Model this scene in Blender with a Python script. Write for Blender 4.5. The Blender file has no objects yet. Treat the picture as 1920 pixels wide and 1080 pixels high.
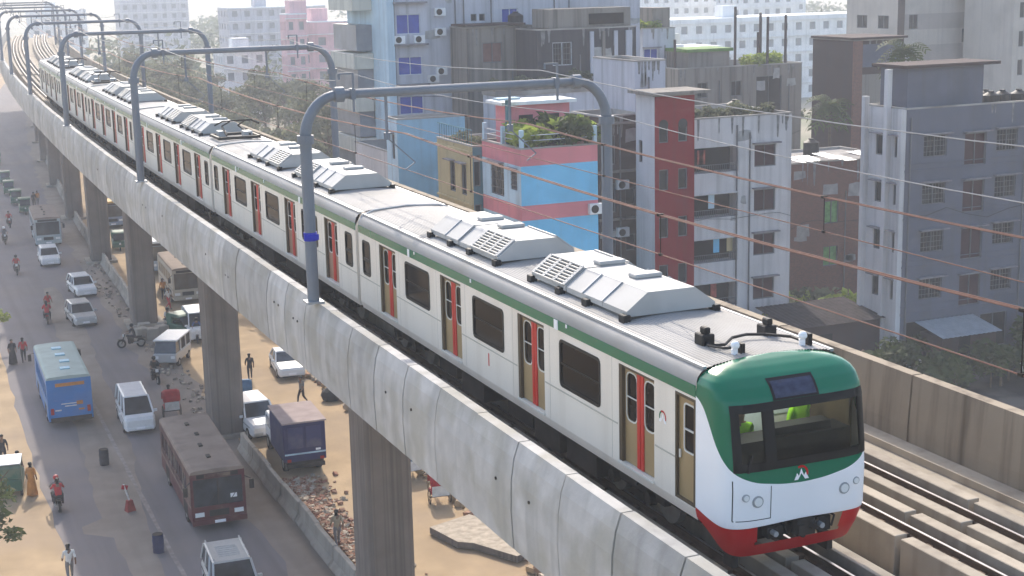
import bpy, bmesh, math, random
from math import sin, cos, pi, radians, atan2, hypot
from mathutils import Vector, Matrix, geometry
random.seed(7)
SC = bpy.context.scene
COL = SC.collection
H = 14.5            # rail level above the street (street is z = 0)

# ------------------------------------------------------------------ camera
cd = bpy.data.cameras.new("camera"); cam = bpy.data.objects.new("camera", cd); COL.objects.link(cam)
CAM = Vector((-13.874, -28.617, 10.273 + H)); YAW, PIT, ROL, FPX = 0.4008, 0.2091, -0.0229, 2780.5
F_ = Vector((sin(YAW)*cos(PIT), cos(YAW)*cos(PIT), -sin(PIT)))
R_ = Vector((cos(YAW), -sin(YAW), 0)); U_ = R_.cross(F_)
R2 = R_*cos(ROL) + U_*sin(ROL); U2 = U_*cos(ROL) - R_*sin(ROL)
mw = Matrix((R2, U2, -F_)).transposed().to_4x4(); mw.translation = CAM
cam.matrix_world = mw
cd.sensor_width = 36.0; cd.lens = FPX*36.0/1920.0; cd.clip_start = 0.5; cd.clip_end = 4000
SC.camera = cam

# ------------------------------------------------------------------ sky, sun, exposure
SUN_AZ, SUN_EL = radians(14.5), radians(37.0)
w = bpy.data.worlds.new("World"); SC.world = w; w.use_nodes = True
nt = w.node_tree; nt.nodes.clear()
sky = nt.nodes.new("ShaderNodeTexSky"); sky.sky_type = 'NISHITA'; sky.sun_disc = False
sky.sun_elevation = SUN_EL; sky.sun_rotation = SUN_AZ
sky.air_density = 1.0; sky.dust_density = 2.5; sky.ozone_density = 1.0
bg = nt.nodes.new("ShaderNodeBackground"); bg.inputs[1].default_value = 0.15
wo = nt.nodes.new("ShaderNodeOutputWorld")
nt.links.new(sky.outputs[0], bg.inputs[0]); nt.links.new(bg.outputs[0], wo.inputs[0])
sd = bpy.data.lights.new("sun", 'SUN'); sun = bpy.data.objects.new("sun", sd); COL.objects.link(sun)
sd.energy = 2.0; sd.angle = radians(0.6); sd.color = (1.0, 0.93, 0.82)
sdir = Vector((sin(SUN_AZ)*cos(SUN_EL), cos(SUN_AZ)*cos(SUN_EL), sin(SUN_EL)))
sun.rotation_euler = (-sdir).to_track_quat('-Z', 'Y').to_euler()
SC.view_settings.view_transform = 'Standard'; SC.view_settings.look = 'None'
SC.view_settings.exposure = 1.2; SC.view_settings.gamma = 1.0; SC.view_settings.use_curve_mapping = False
HAZE = 0.00085
SC.render.engine = 'CYCLES'
SC.cycles.use_denoising = True
SC.cycles.max_bounces = 6; SC.cycles.volume_bounces = 2; SC.cycles.transparent_max_bounces = 8
SC.cycles.sample_clamp_indirect = 6.0

# ------------------------------------------------------------------ helpers
def place(name, data, parent=None, loc=(0, 0, 0), rot=(0, 0, 0), **props):
    o = bpy.data.objects.new(name, data); COL.objects.link(o)
    o.location = loc; o.rotation_euler = rot
    if parent is not None: o.parent = parent
    for k, v in props.items():
        if v: o[k] = v
    return o

def thing(name, label, cat, loc=(0, 0, 0), rz=0.0, group=None, data=None):
    return place(name, data, None, loc, (0, 0, rz), label=label, category=cat, group=group)

def copy_tree(o, parent=None):
    c = o.copy(); COL.objects.link(c)
    if parent is not None: c.parent = parent
    for ch in list(o.children): copy_tree(ch, c)
    return c

class MB:
    """collects shapes for ONE mesh"""
    def __init__(s): s.v = []; s.f = []; s.m = []; s.s = []; s.cur = 0; s.sm = False; s.T = None
    def add(s, vs, fs):
        b = len(s.v)
        for p in vs:
            p = Vector(p)
            s.v.append(tuple(s.T @ p if s.T is not None else p))
        for f in fs:
            s.f.append(tuple(b+i for i in f)); s.m.append(s.cur); s.s.append(s.sm)
        return s
    def box(s, c, d, rz=0.0, rx=0.0, ry=0.0):
        x, y, z = d[0]/2, d[1]/2, d[2]/2
        M = Matrix.Translation(c) @ Matrix.Rotation(rz, 4, 'Z') @ Matrix.Rotation(rx, 4, 'X') @ Matrix.Rotation(ry, 4, 'Y')
        vs = [M @ Vector((sx*x, sy*y, sz*z)) for sz in (-1, 1) for sx, sy in ((-1, -1), (1, -1), (1, 1), (-1, 1))]
        return s.add(vs, [(3, 2, 1, 0), (4, 5, 6, 7), (0, 1, 5, 4), (1, 2, 6, 5), (2, 3, 7, 6), (3, 0, 4, 7)])
    def b2(s, x0, x1, y0, y1, z0, z1): return s.box(((x0+x1)/2, (y0+y1)/2, (z0+z1)/2), (x1-x0, y1-y0, z1-z0))
    def loft(s, rings, closed=True, caps=True):
        n = len(rings[0]); vs = [p for r in rings for p in r]; fs = []
        for i in range(len(rings)-1):
            for j in range(n if closed else n-1):
                k = (j+1) % n
                fs.append((i*n+j, i*n+k, (i+1)*n+k, (i+1)*n+j))
        if caps and closed:
            fs.append(tuple(range(n-1, -1, -1))); b = (len(rings)-1)*n; fs.append(tuple(range(b, b+n)))
        return s.add(vs, fs)
    def prism(s, poly, ax, a0, a1):
        def q(p, a): return (a, p[0], p[1]) if ax == 'x' else (p[0], a, p[1]) if ax == 'y' else (p[0], p[1], a)
        return s.loft([[q(p, a0) for p in poly], [q(p, a1) for p in poly]])
    def cyl(s, p0, p1, r0, r1=None, n=10):
        p0, p1 = Vector(p0), Vector(p1); r1 = r0 if r1 is None else r1
        d = (p1-p0).normalized(); a = d.orthogonal().normalized(); b = d.cross(a)
        R = [[p+(a*cos(2*pi*i/n)+b*sin(2*pi*i/n))*r for i in range(n)] for p, r in ((p0, r0), (p1, r1))]
        return s.loft(R)
    def tube(s, pts, r, n=6):
        pts = [Vector(p) for p in pts]; rings = []; up = None
        for i, p in enumerate(pts):
            d = (pts[min(i+1, len(pts)-1)]-pts[max(i-1, 0)]).normalized()
            a = d.orthogonal().normalized() if up is None else (up-d*up.dot(d)).normalized()
            up = a; b = d.cross(a); rr = r[i] if isinstance(r, (list, tuple)) else r
            rings.append([p+(a*cos(2*pi*k/n)+b*sin(2*pi*k/n))*rr for k in range(n)])
        return s.loft(rings)
    def bar(s, p0, p1, w, h=None):
        p0, p1 = Vector(p0), Vector(p1); h = h or w; d = (p1-p0).normalized()
        a = d.cross(Vector((0, 0, 1)))
        a = a.normalized() if a.length > 1e-4 else Vector((1, 0, 0)); b = a.cross(d)
        return s.loft([[p+a*w/2*i+b*h/2*j for i, j in ((-1, -1), (1, -1), (1, 1), (-1, 1))] for p in (p0, p1)])
    def ball(s, c, r, n=8, m=6):
        rx, ry, rz = (r, r, r) if not isinstance(r, (tuple, list)) else r
        rings = [[(c[0]+rx*sin(pi*i/m)*cos(2*pi*j/n), c[1]+ry*sin(pi*i/m)*sin(2*pi*j/n), c[2]-rz*cos(pi*i/m)) for j in range(n)] for i in range(1, m)]
        return s.loft(rings)
    def panel(s, outer, holes, to3, depth=0.0):
        """flat face with holes; to3(u, v, d) gives 3-D; reveals of each hole run to depth"""
        polys = [[Vector((p[0], p[1], 0)) for p in outer]]+[[Vector((p[0], p[1], 0)) for p in h] for h in holes]
        flat = [p for pl in polys for p in pl]
        s.add([to3(p.x, p.y, 0) for p in flat], geometry.tessellate_polygon(polys))
        if depth:
            for h in holes:
                n = len(h)
                s.add([to3(p[0], p[1], 0) for p in h]+[to3(p[0], p[1], depth) for p in h], [(i, (i+1) % n, n+(i+1) % n, n+i) for i in range(n)])
        return s
    def ring(s, o, i, to3, d0, d1):
        """solid frame between outlines o and i (same count) from depth d0 to d1"""
        n = len(o)
        vs = [to3(*p, d0) for p in o]+[to3(*p, d0) for p in i]+[to3(*p, d1) for p in i]+[to3(*p, d1) for p in o]
        fs = []
        for a in range(n):
            b = (a+1) % n
            for k in range(4):
                l = (k+1) % 4
                fs.append((k*n+a, k*n+b, l*n+b, l*n+a))
        return s.add(vs, fs)
    def mesh(s, name, mats, fix=True):
        me = bpy.data.meshes.new(name); me.from_pydata(s.v, [], s.f)
        for m in (mats if isinstance(mats, (list, tuple)) else [mats]): me.materials.append(m)
        me.polygons.foreach_set('material_index', s.m); me.polygons.foreach_set('use_smooth', s.s)
        if fix:
            bm = bmesh.new(); bm.from_mesh(me); bmesh.ops.recalc_face_normals(bm, faces=bm.faces); bm.to_mesh(me); bm.free()
        me.update(); return me
    def put(s, name, mats, parent=None, loc=(0, 0, 0), rz=0.0, bev=0.0, fix=True, **props):
        o = place(name, s.mesh(name, mats, fix), parent, loc, (0, 0, rz), **props)
        if bev: bevel(o, bev)
        return o

def bevel(o, wd, seg=1):
    b = o.modifiers.new("bevel", 'BEVEL'); b.width = wd; b.segments = seg; b.limit_method = 'ANGLE'; b.angle_limit = radians(40)
    return o

def rect(u0, u1, v0, v1): return [(u0, v0), (u1, v0), (u1, v1), (u0, v1)]
def rrect(u0, u1, v0, v1, r, k=3):
    out = []
    for cx, cy, a in ((u1-r, v1-r, 0), (u0+r, v1-r, 90), (u0+r, v0+r, 180), (u1-r, v0+r, 270)):
        for i in range(k+1):
            t = radians(a+90*i/k); out.append((cx+r*cos(t), cy+r*sin(t)))
    return out

# ------------------------------------------------------------------ materials
def mat(name, col, rough=0.7, var=0.15, scale=1.5, streak=None, streak_amt=0.0, bump=0.0, bscale=12.0, metal=0.0,
        rnd=0.0, blotch=None, blotch_amt=0.0, blotch_scale=0.25, spec=0.22, seed=0.0, lift=0.5, sm=(2.2, 2.2, .09)):
    m = bpy.data.materials.new(name); m.use_nodes = True; n = m.node_tree.nodes; L = m.node_tree.links
    b = n["Principled BSDF"]; b.inputs['Roughness'].default_value = rough; b.inputs['Metallic'].default_value = metal
    b.inputs['Specular IOR Level'].default_value = spec
    geo = n.new("ShaderNodeNewGeometry"); pos = geo.outputs['Position']
    def noise(sc, det=5.0, stretch=None, off=0.0):
        t = n.new("ShaderNodeTexNoise"); t.inputs['Scale'].default_value = sc; t.inputs['Detail'].default_value = det
        mp = n.new("ShaderNodeMapping"); mp.inputs['Location'].default_value = (off+seed, off*1.7-seed, off*.3)
        if stretch: mp.inputs['Scale'].default_value = stretch
        L.new(pos, mp.inputs[0]); L.new(mp.outputs[0], t.inputs['Vector']); return t.outputs['Fac']
    def mix(fac, a, c2):
        x = n.new("ShaderNodeMix"); x.data_type = 'RGBA'
        for sck, v in ((x.inputs[0], fac), (x.inputs[6], a), (x.inputs[7], c2)):
            if hasattr(v, 'is_output'): L.new(v, sck)
            else: sck.default_value = v if not isinstance(v, tuple) else (*v[:3], 1)
        return x.outputs[2]
    def ramp(v, a, c2):
        r = n.new("ShaderNodeMapRange"); r.inputs[1].default_value = a; r.inputs[2].default_value = c2
        L.new(v, r.inputs[0]); return r.outputs[0]
    def mul(v, k):
        q = n.new("ShaderNodeMath"); q.operation = 'MULTIPLY'; L.new(v, q.inputs[0])
        if hasattr(k, 'is_output'): L.new(k, q.inputs[1])
        else: q.inputs[1].default_value = k
        return q.outputs[0]
    c = (*col, 1)
    if var: c = mix(ramp(noise(scale), .3, .7), tuple(x*(1-var) for x in col), tuple(min(1, x*(1+var)) for x in col))
    if blotch: c = mix(mul(ramp(noise(blotch_scale, 7, None, 3.1), lift, lift+.15), blotch_amt), c, blotch)
    if streak: c = mix(mul(ramp(noise(1.0, 6, sm, 7.7), .48, .72), streak_amt), c, streak)
    if rnd:
        oi = n.new("ShaderNodeObjectInfo"); hv = n.new("ShaderNodeHueSaturation")
        r = n.new("ShaderNodeMapRange"); r.inputs[3].default_value = 1-rnd; r.inputs[4].default_value = 1+rnd
        L.new(oi.outputs['Random'], r.inputs[0]); L.new(r.outputs[0], hv.inputs['Value'])
        if hasattr(c, 'is_output'): L.new(c, hv.inputs['Color'])
        else: hv.inputs['Color'].default_value = c
        c = hv.outputs[0]
    if hasattr(c, 'is_output'): L.new(c, b.inputs['Base Color'])
    else: b.inputs['Base Color'].default_value = c
    if bump:
        bp = n.new("ShaderNodeBump"); bp.inputs['Strength'].default_value = bump; bp.inputs['Distance'].default_value = .03
        L.new(noise(bscale, 8), bp.inputs['Height']); L.new(bp.outputs[0], b.inputs['Normal'])
    return m

def clear_glass(name, tint=(0.8, 0.85, 0.85)):
    m = bpy.data.materials.new(name); m.use_nodes = True; n = m.node_tree.nodes; L = m.node_tree.links
    out = n["Material Output"]; n.remove(n["Principled BSDF"])
    t = n.new("ShaderNodeBsdfTransparent"); t.inputs[0].default_value = (*tint, 1)
    g = n.new("ShaderNodeBsdfGlossy"); g.inputs['Roughness'].default_value = .03
    fr = n.new("ShaderNodeFresnel"); fr.inputs[0].default_value = 1.5
    mx = n.new("ShaderNodeMixShader"); L.new(fr.outputs[0], mx.inputs[0]); L.new(t.outputs[0], mx.inputs[1]); L.new(g.outputs[0], mx.inputs[2])
    L.new(mx.outputs[0], out.inputs[0]); return m

DUST = (.36, .29, .21)
Mt = dict(
 sand=mat("sand", (.40, .285, .17), .95, .16, .5, streak=(.32, .235, .155), streak_amt=.5, sm=(.9, .05, 1), bump=.5, bscale=3, blotch=(.30, .22, .15), blotch_amt=.6, blotch_scale=.22),
 earth=mat("earth", (.30, .26, .19), .95, .25, .08, blotch=(.12, .15, .07), blotch_amt=.8, blotch_scale=.03),
 asphalt=mat("asphalt", (.185, .164, .163), .9, .08, .35, bump=.2, bscale=30, blotch=(.225, .185, .155), blotch_amt=.5, blotch_scale=.12, streak=(.125, .108, .105), streak_amt=.55, sm=(1.1, .03, 1)),
 dust=mat("dust", (.245, .205, .17), .95, .14, .6, bump=.35, bscale=8, streak=(.19, .16, .135), streak_amt=.6, sm=(1.4, .05, 1), blotch=(.20, .165, .135), blotch_amt=.6, blotch_scale=.4),
 lanedust=mat("lane_paint", (.26, .225, .20), .9, .25, 3.0),
 precast=mat("precast_concrete", (.45, .43, .405), .85, .13, 1.6, streak=(.27, .26, .245), streak_amt=.6, bump=.2, bscale=11, rnd=.13, blotch=(.33, .305, .25), blotch_amt=.6, blotch_scale=.8, lift=.46),
 concrete=mat("deck_concrete", (.38, .325, .255), .9, .14, .8, bump=.25, bscale=8, streak=(.22, .18, .14), streak_amt=.6, rnd=.05, blotch=(.30, .26, .21), blotch_amt=.5, blotch_scale=.7),
 farwall=mat("weathered_concrete", (.33, .27, .20), .9, .10, .6, streak=(.10, .075, .055), streak_amt=.85, bump=.2, bscale=7, rnd=.05),
 soil=mat("shade_dark_soil", (.04, .033, .03), .95, .35, .5, bump=.5, bscale=2, blotch=(.14, .12, .10), blotch_amt=.6, blotch_scale=.3),
 pier=mat("pier_concrete", (.185, .155, .135), .9, .14, .8, streak=(.10, .085, .075), streak_amt=.8, sm=(7, 7, .06), bump=.25, bscale=10, rnd=.05),
 barrier=mat("barrier_concrete", (.34, .30, .25), .9, .15, 1.2, streak=(.18, .15, .12), streak_amt=.6, bump=.3, bscale=8, rnd=.1),
 rail=mat("rusty_rail", (.13, .085, .06), .6, .2, 3, metal=.3), railtop=mat("polished_rail", (.35, .32, .30), .35, .1, 3, metal=.8),
 ballast=mat("dark_dirty_concrete", (.06, .046, .037), .95, .3, 3, bump=.4),
 cream=mat("champagne_body", (.82, .745, .645), .34, .03, .6, spec=.35, streak=(.60, .52, .42), streak_amt=.35, blotch=(.76, .68, .58), blotch_amt=.35, blotch_scale=.5),
 jamb=mat("shade_brown_jamb", (.10, .07, .04), .6, .1), sill=mat("bright_sill", (.70, .67, .60), .45, .08),
 roof=mat("carriage_roof", (.36, .34, .32), .55, .05, .8, blotch=(.29, .27, .24), blotch_amt=.6, blotch_scale=.6),
 white=mat("white_enamel", (.90, .885, .885), .3, .02), acwhite=mat("roof_unit_white", (.47, .455, .43), .5, .04, 1, blotch=(.36, .345, .32), blotch_amt=.5, blotch_scale=.9),
 green=mat("green_enamel", (.002, .15, .075), .2, .04, .6, spec=.35), red=mat("red_enamel", (.50, .012, .014), .32, .05, .8),
 leaf_tan=mat("tan_door_leaf", (.36, .245, .12), .42, .06, .9), leaf_brown=mat("reddish_door_leaf", (.36, .19, .12), .42, .08, .9),
 doorred=mat("red_door_strip", (.55, .03, .02), .4, .08),
 glass=mat("dark_glass", (.010, .007, .006), .10, .4, .9, spec=.035), beltm=mat("belt_line_shade", (.47, .43, .36), .5, .05), gasket=mat("black_gasket", (.008, .007, .007), .5, .1),
 black=mat("black_equipment", (.02, .018, .018), .55, .3, 3), under=mat("underframe_grime", (.03, .024, .02), .8, .35, 2.5),
 steel=mat("galvanised_steel", (.40, .41, .42), .5, .12, 2, metal=.4), pole=mat("painted_grey_pole", (.20, .215, .24), .5, .07, 1.2, streak=(.14, .14, .15), streak_amt=.4),
 bluep=mat("blue_plate", (.02, .03, .42), .45, .08), copper=mat("copper_wire", (.21, .105, .075), .6, .1, 2, metal=.2), alu=mat("aluminium_wire", (.36, .34, .33), .5, .1, 2),
 hivis=mat("hivis_vest", (.42, .85, .04), .7, .1, 5), cabwall=mat("cab_wall", (.62, .62, .56), .6, .05), lamp=mat("lamp_lens", (.78, .78, .76), .12, .02),
 bright=mat("cab_rear_window", (.62, .68, .70), .2, .1, 4),
 tyre=mat("tyre_rubber", (.018, .017, .016), .85, .2), hub=mat("wheel_metal", (.30, .29, .27), .45, .15, 4, metal=.5),
 carglass=mat("vehicle_glass", (.035, .042, .05), .05, .5, 1.5, spec=.7), carwhite=mat("white_car_paint", (.72, .71, .70), .3, .05, 2),
 silver=mat("silver_car_paint", (.48, .48, .47), .32, .06, 2, metal=.2), skin=mat("skin", (.20, .11, .07), .6, .08, 8), hair=mat("black_hair", (.012, .01, .01), .6, .1),
 foliage=mat("foliage", (.07, .09, .028), .7, .35, .5, rnd=.15), foliage2=mat("light_foliage", (.30, .36, .07), .7, .3, .8, rnd=.12),
 foliage3=mat("dusty_haze_foliage", (.15, .155, .095), .75, .3, .6, rnd=.15), bark=mat("bark", (.13, .095, .065), .9, .25, 3, bump=.4),  # foliage3 is paled so the distant trees look hazier
)
for k in ('foliage', 'foliage2', 'foliage3'):     # thin leaves let light through
    m_ = Mt[k]; n_ = m_.node_tree.nodes; l_ = m_.node_tree.links; b_ = n_["Principled BSDF"]; t_ = n_.new("ShaderNodeBsdfTranslucent"); x_ = n_.new("ShaderNodeMixShader"); x_.inputs[0].default_value = .45
    l_.new(b_.inputs['Base Color'].links[0].from_socket, t_.inputs[0]); l_.new(b_.outputs[0], x_.inputs[1]); l_.new(t_.outputs[0], x_.inputs[2]); l_.new(x_.outputs[0], n_["Material Output"].inputs[0])
glass_clear = clear_glass("windscreen_glass", (.62, .68, .66))
# ------------------------------------------------------------------ the line's path
def cx(y): return 2.15e-4*(y-30)**2 if y > 30 else 0.0
def head(y): return atan2(4.3e-4*(y-30), 1) if y > 30 else 0.0
def P(u, y, z=0.0):
    a = head(y); return Vector((cx(y)+u*cos(a), y-u*sin(a), z))
def ylist(y0, y1, near=2.2):
    out = [y0]
    while out[-1] < y1-1e-3: out.append(min(y1, out[-1]+(near if out[-1] < 140 else 6.0)))
    return out
def sweep(mb, prof, y0, y1, step=4.0, closed=True):
    ys = [y0]+[y0+(y1-y0)*(i+1)/max(1, int((y1-y0)/step)) for i in range(max(1, int((y1-y0)/step)))]
    return mb.loft([[P(u, y, z) for u, z in prof] for y in ys], closed, closed)

# ------------------------------------------------------------------ ground, road
g = MB(); g.add([(-1500, -300, 0), (1500, -300, 0), (1500, 3000, 0), (-1500, 3000, 0)], [(0, 1, 2, 3)])
g.put("ground", Mt['earth'], kind='structure')
def strip(name, u0, u1, y0, y1, z, m, wob=0.0, kind='structure', seed=1):
    r = random.Random(seed); mb = MB(); n = int((y1-y0)/2.0); vs = []
    for i in range(n+1):
        y = y0+(y1-y0)*i/n
        a = wob*(r.random()-.5)*2; b = wob*(r.random()-.5)*2
        vs += [P(u0+a, y, z), P(u0*.5+u1*.5, y, z), P(u1+b, y, z)]
    fs = []
    for i in range(n): fs += [(3*i, 3*i+1, 3*i+4, 3*i+3), (3*i+1, 3*i+2, 3*i+5, 3*i+4)]
    mb.add(vs, fs); return mb.put(name, m, kind=kind)
strip("sand_verge", -40, -7.6, -10, 420, .004, Mt['sand'], .0)
strip("frontage_sand", 2.0, 17, -10, 420, .004, Mt['sand'], .3)
strip("shaded_waste_ground", 30, 75, 30, 75, .006, Mt['soil'], .8)  # soil colour darkened to stand in for the grey block's shadow
strip("road", -8.2, 2.3, -10, 480, .008, Mt['asphalt'], .12)
strip("dust_verge", .2, 2.6, 5, 300, .012, Mt['dust'], .35, seed=3)
# long patch of dust down the middle of the road
def blob(name, pts, z, m):
    r = random.Random(len(pts)); out = []
    for i in range(len(pts)):
        a, b = Vector(pts[i]), Vector(pts[(i+1) % len(pts)]); k = max(1, int((b-a).length/1.2))
        for j in range(k):
            p = a.lerp(b, j/k); out.append((p.x+r.uniform(-.12, .12), p.y+r.uniform(-.3, .3)))
    mb = MB(); mb.panel(out, [], lambda u, v, d: P(u, v, z)); return mb.put(name, m, kind='structure')
blob("road_dust_patch", [(-5.4, 60), (-5.5, 52.9), (-5.9, 46), (-6.0, 40), (-7.0, 39.6), (-7.0, 38.3), (-6.0, 37.5), (-5.8, 33), (-5.7, 20), (-4.3, 20), (-4.5, 32), (-4.0, 41), (-3.1, 50), (-2.6, 58), (-2.4, 68), (-2.0, 82), (-2.6, 98), (-3.6, 98), (-4.1, 82), (-4.3, 70)], .016, Mt['dust'])
strip("lane_line", -3.95, -3.75, 26, 64, .02, Mt['lanedust'], .03)

# ------------------------------------------------------------------ viaduct
via = thing("viaduct", "long curving elevated concrete railway viaduct with panelled parapets above the road", "viaduct")
outer = [(-2.62, .0), (-2.62, 1.2), (-2.86, 1.2), (-2.97, .88), (-3.04, .45), (-3.06, -.2), (-3.02, -1.02), (-2.75, -1.08), (-2.62, -.9)]
ys = ylist(-20.4, 300)
for a, b in zip(ys[:-1], ys[1:]):
    gap = .022; mb = MB()
    r = random.Random(int(a*10)); off = r.uniform(-.012, .012)
    mb.loft([[P(u+off, y, H+z) for u, z in outer] for y in (a+gap, b-gap)])
    mb.put("parapet_panel", Mt['precast'], via)
    if a < 75 and r.random() < .28:
        h = MB(); zz = r.uniform(.0, .4)
        for q in range(r.randint(1, 2)): p = P(-3.055+off, a+.5+r.random()*1.2, H+zz); h.cyl(p+Vector((-.012, 0, 0)), p+Vector((.05, 0, 0)), .035, .035, 8)
        h.put("lifting_hole", Mt['black'], via, kind='stuff')
far = [(6.92, -.75), (6.92, .0), (7.0, 1.2), (7.28, 1.2), (7.4, -.4), (7.35, -1.05), (7.0, -1.05)]
y = -24.0
while y < 300:
    b = y+(5.4 if y < 140 else 12)
    MB().loft([[P(u, t, H+z) for u, z in far] for t in (y+.03, b-.03)]).put("parapet_panel", Mt['farwall'], via); y = b
mb = MB(); sweep(mb, [(-2.6, -1.0), (-2.6, -.75), (6.95, -.75), (6.95, -1.0), (5.2, -1.35), (4.6, -2.7), (0.4, -2.7), (-.4, -1.35)], -24, 300)
for v in range(len(mb.v)): mb.v[v] = (mb.v[v][0], mb.v[v][1], mb.v[v][2]+H)
mb.put("deck", Mt['concrete'], via)
def lift(prof): return [(u, z+H) for u, z in prof]
for u0, u1, z1 in ((6.45, 6.9, -.35), (6.0, 6.44, -.52), (-2.55, -2.15, -.45)):
    sweep(MB(), lift([(u0, -.74), (u0, z1), (u1, z1), (u1, -.74)]), -24, 300).put("cable_trough", Mt['concrete'], via)
sweep(MB(), lift([(1.45, -.745), (1.45, -.70), (2.42, -.70), (2.42, -.745)]), -24, 300).put("drain_floor", Mt['concrete'], via)

# tracks: rails on plinths between raised kerbs
for uc, lab in ((0.0, "railway track that the train stands on, nearer parapet side"), (3.82, "empty railway track beside the train on the far parapet side")):
    tr = thing("railway_track", lab, "railway track", group="tracks on the viaduct")
    for sgn in (-1, 1):
        ur = uc+sgn*.7525
        mb = MB(); sweep(mb, lift([(ur-.34, -.74), (ur-.32, -.30), (ur+.32, -.30), (ur+.34, -.74)]), -24, 300); mb.put("rail_bed", Mt['ballast'], tr)
        mb = MB(); sweep(mb, lift([(ur-.075, -.17), (ur-.075, -.15), (ur-.02, -.13), (ur-.02, -.05), (ur-.036, -.03), (ur-.036, 0), (ur+.036, 0), (ur+.036, -.03), (ur+.02, -.05), (ur+.02, -.13), (ur+.075, -.15), (ur+.075, -.17)]), -24, 300, 5)
        mb.put("rail", Mt['rail'], tr)
        sweep(MB(), lift([(ur-.026, .001), (ur-.026, .004), (ur+.026, .004), (ur+.026, .001)]), -24, 300, 5).put("rail_head", Mt['railtop'], tr)
        mb = MB(); yy = -20.0
        while yy < 120:
            for s2 in (-1, 1):
                p = P(ur+s2*.12, yy, H-.15); mb.box(p, (.14, .16, .09), -head(yy))
            mb.box(P(ur, yy, H-.24), (.42, .30, .12), -head(yy)); yy += .7
        mb.put("rail_fastening", Mt['rail'], tr, kind='stuff')
        for side in (-1, 1):
            if uc == 0 and sgn*side < 0: off = .50
            else: off = .46
            um = ur+side*off; yy = -22.0+(.9 if side > 0 else 0)
            while yy < 150:
                L = 4.75
                mb = MB(); mb.loft([[P(um+q, t, H+z) for q, z in ((-.15, -.74), (-.14, .035), (.14, .035), (.15, -.74))] for t in (yy, yy+L-.16)])
                mb.put("plinth", Mt['concrete'], tr, bev=.012); yy += L
            sweep(MB(), lift([(um-.15, -.74), (um-.14, .035), (um+.14, .035), (um+.15, -.74)]), 151, 300).put("plinth_row", Mt['concrete'], tr)
sl = [("grey concrete slab left lying on the drain floor ahead of the train", 1.95, -11.2, 1.0, 2.4)]
for lab, u, y, a, b in sl:
    MB().box((u, y, H-.60), (a, b, .16), .1).put("concrete_slab", Mt['concrete'], None, bev=.015, label=lab, category="slab")

# ------------------------------------------------------------------ piers
PY = [20.8, 49.9, 79.4, 107.0, 134.5, 163, 191, 219, 247]
plab = ["nearest concrete viaduct pier, at the bottom edge beside the rubble strip", "second viaduct pier, behind the roof of the maroon bus", "third viaduct pier, with concrete blocks at its foot",
        "fourth viaduct pier, beside the far grey bus", "fifth viaduct pier, small and hazy beyond the far bus", "sixth viaduct pier, pale in the haze", "seventh viaduct pier, paler in the haze", "eighth viaduct pier, nearly lost in the haze", "last visible viaduct pier in the haze, farthest away"]
for yy, lab in zip(PY, plab):
    p = P(2.05 if yy < 30 else 2.2, yy+1.1, 0)
    t = thing("viaduct_pier", lab, "pier", p, -head(yy), "viaduct piers")
    ring = lambda hw, hd, c, z: [(-hw+c, -hd, z), (hw-c, -hd, z), (hw, -hd+c, z), (hw, hd-c, z), (hw-c, hd, z), (-hw+c, hd, z), (-hw, hd-c, z), (-hw, -hd+c, z)]
    MB().loft([ring(.88, 1.05, .16, 0), ring(.88, 1.05, .16, 10.4)]).put("shaft", Mt['pier'], t)
    MB().loft([ring(.88, 1.05, .16, 10.402), ring(1.5, 1.1, .16, 11.3), ring(2.0, 1.15, .16, H-2.71)]).put("pier_head", Mt['pier'], t)
    MB().loft([ring(1.35, 1.4, .1, -.2), ring(1.35, 1.4, .1, .22)]).put("footing", Mt['barrier'], t)

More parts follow.
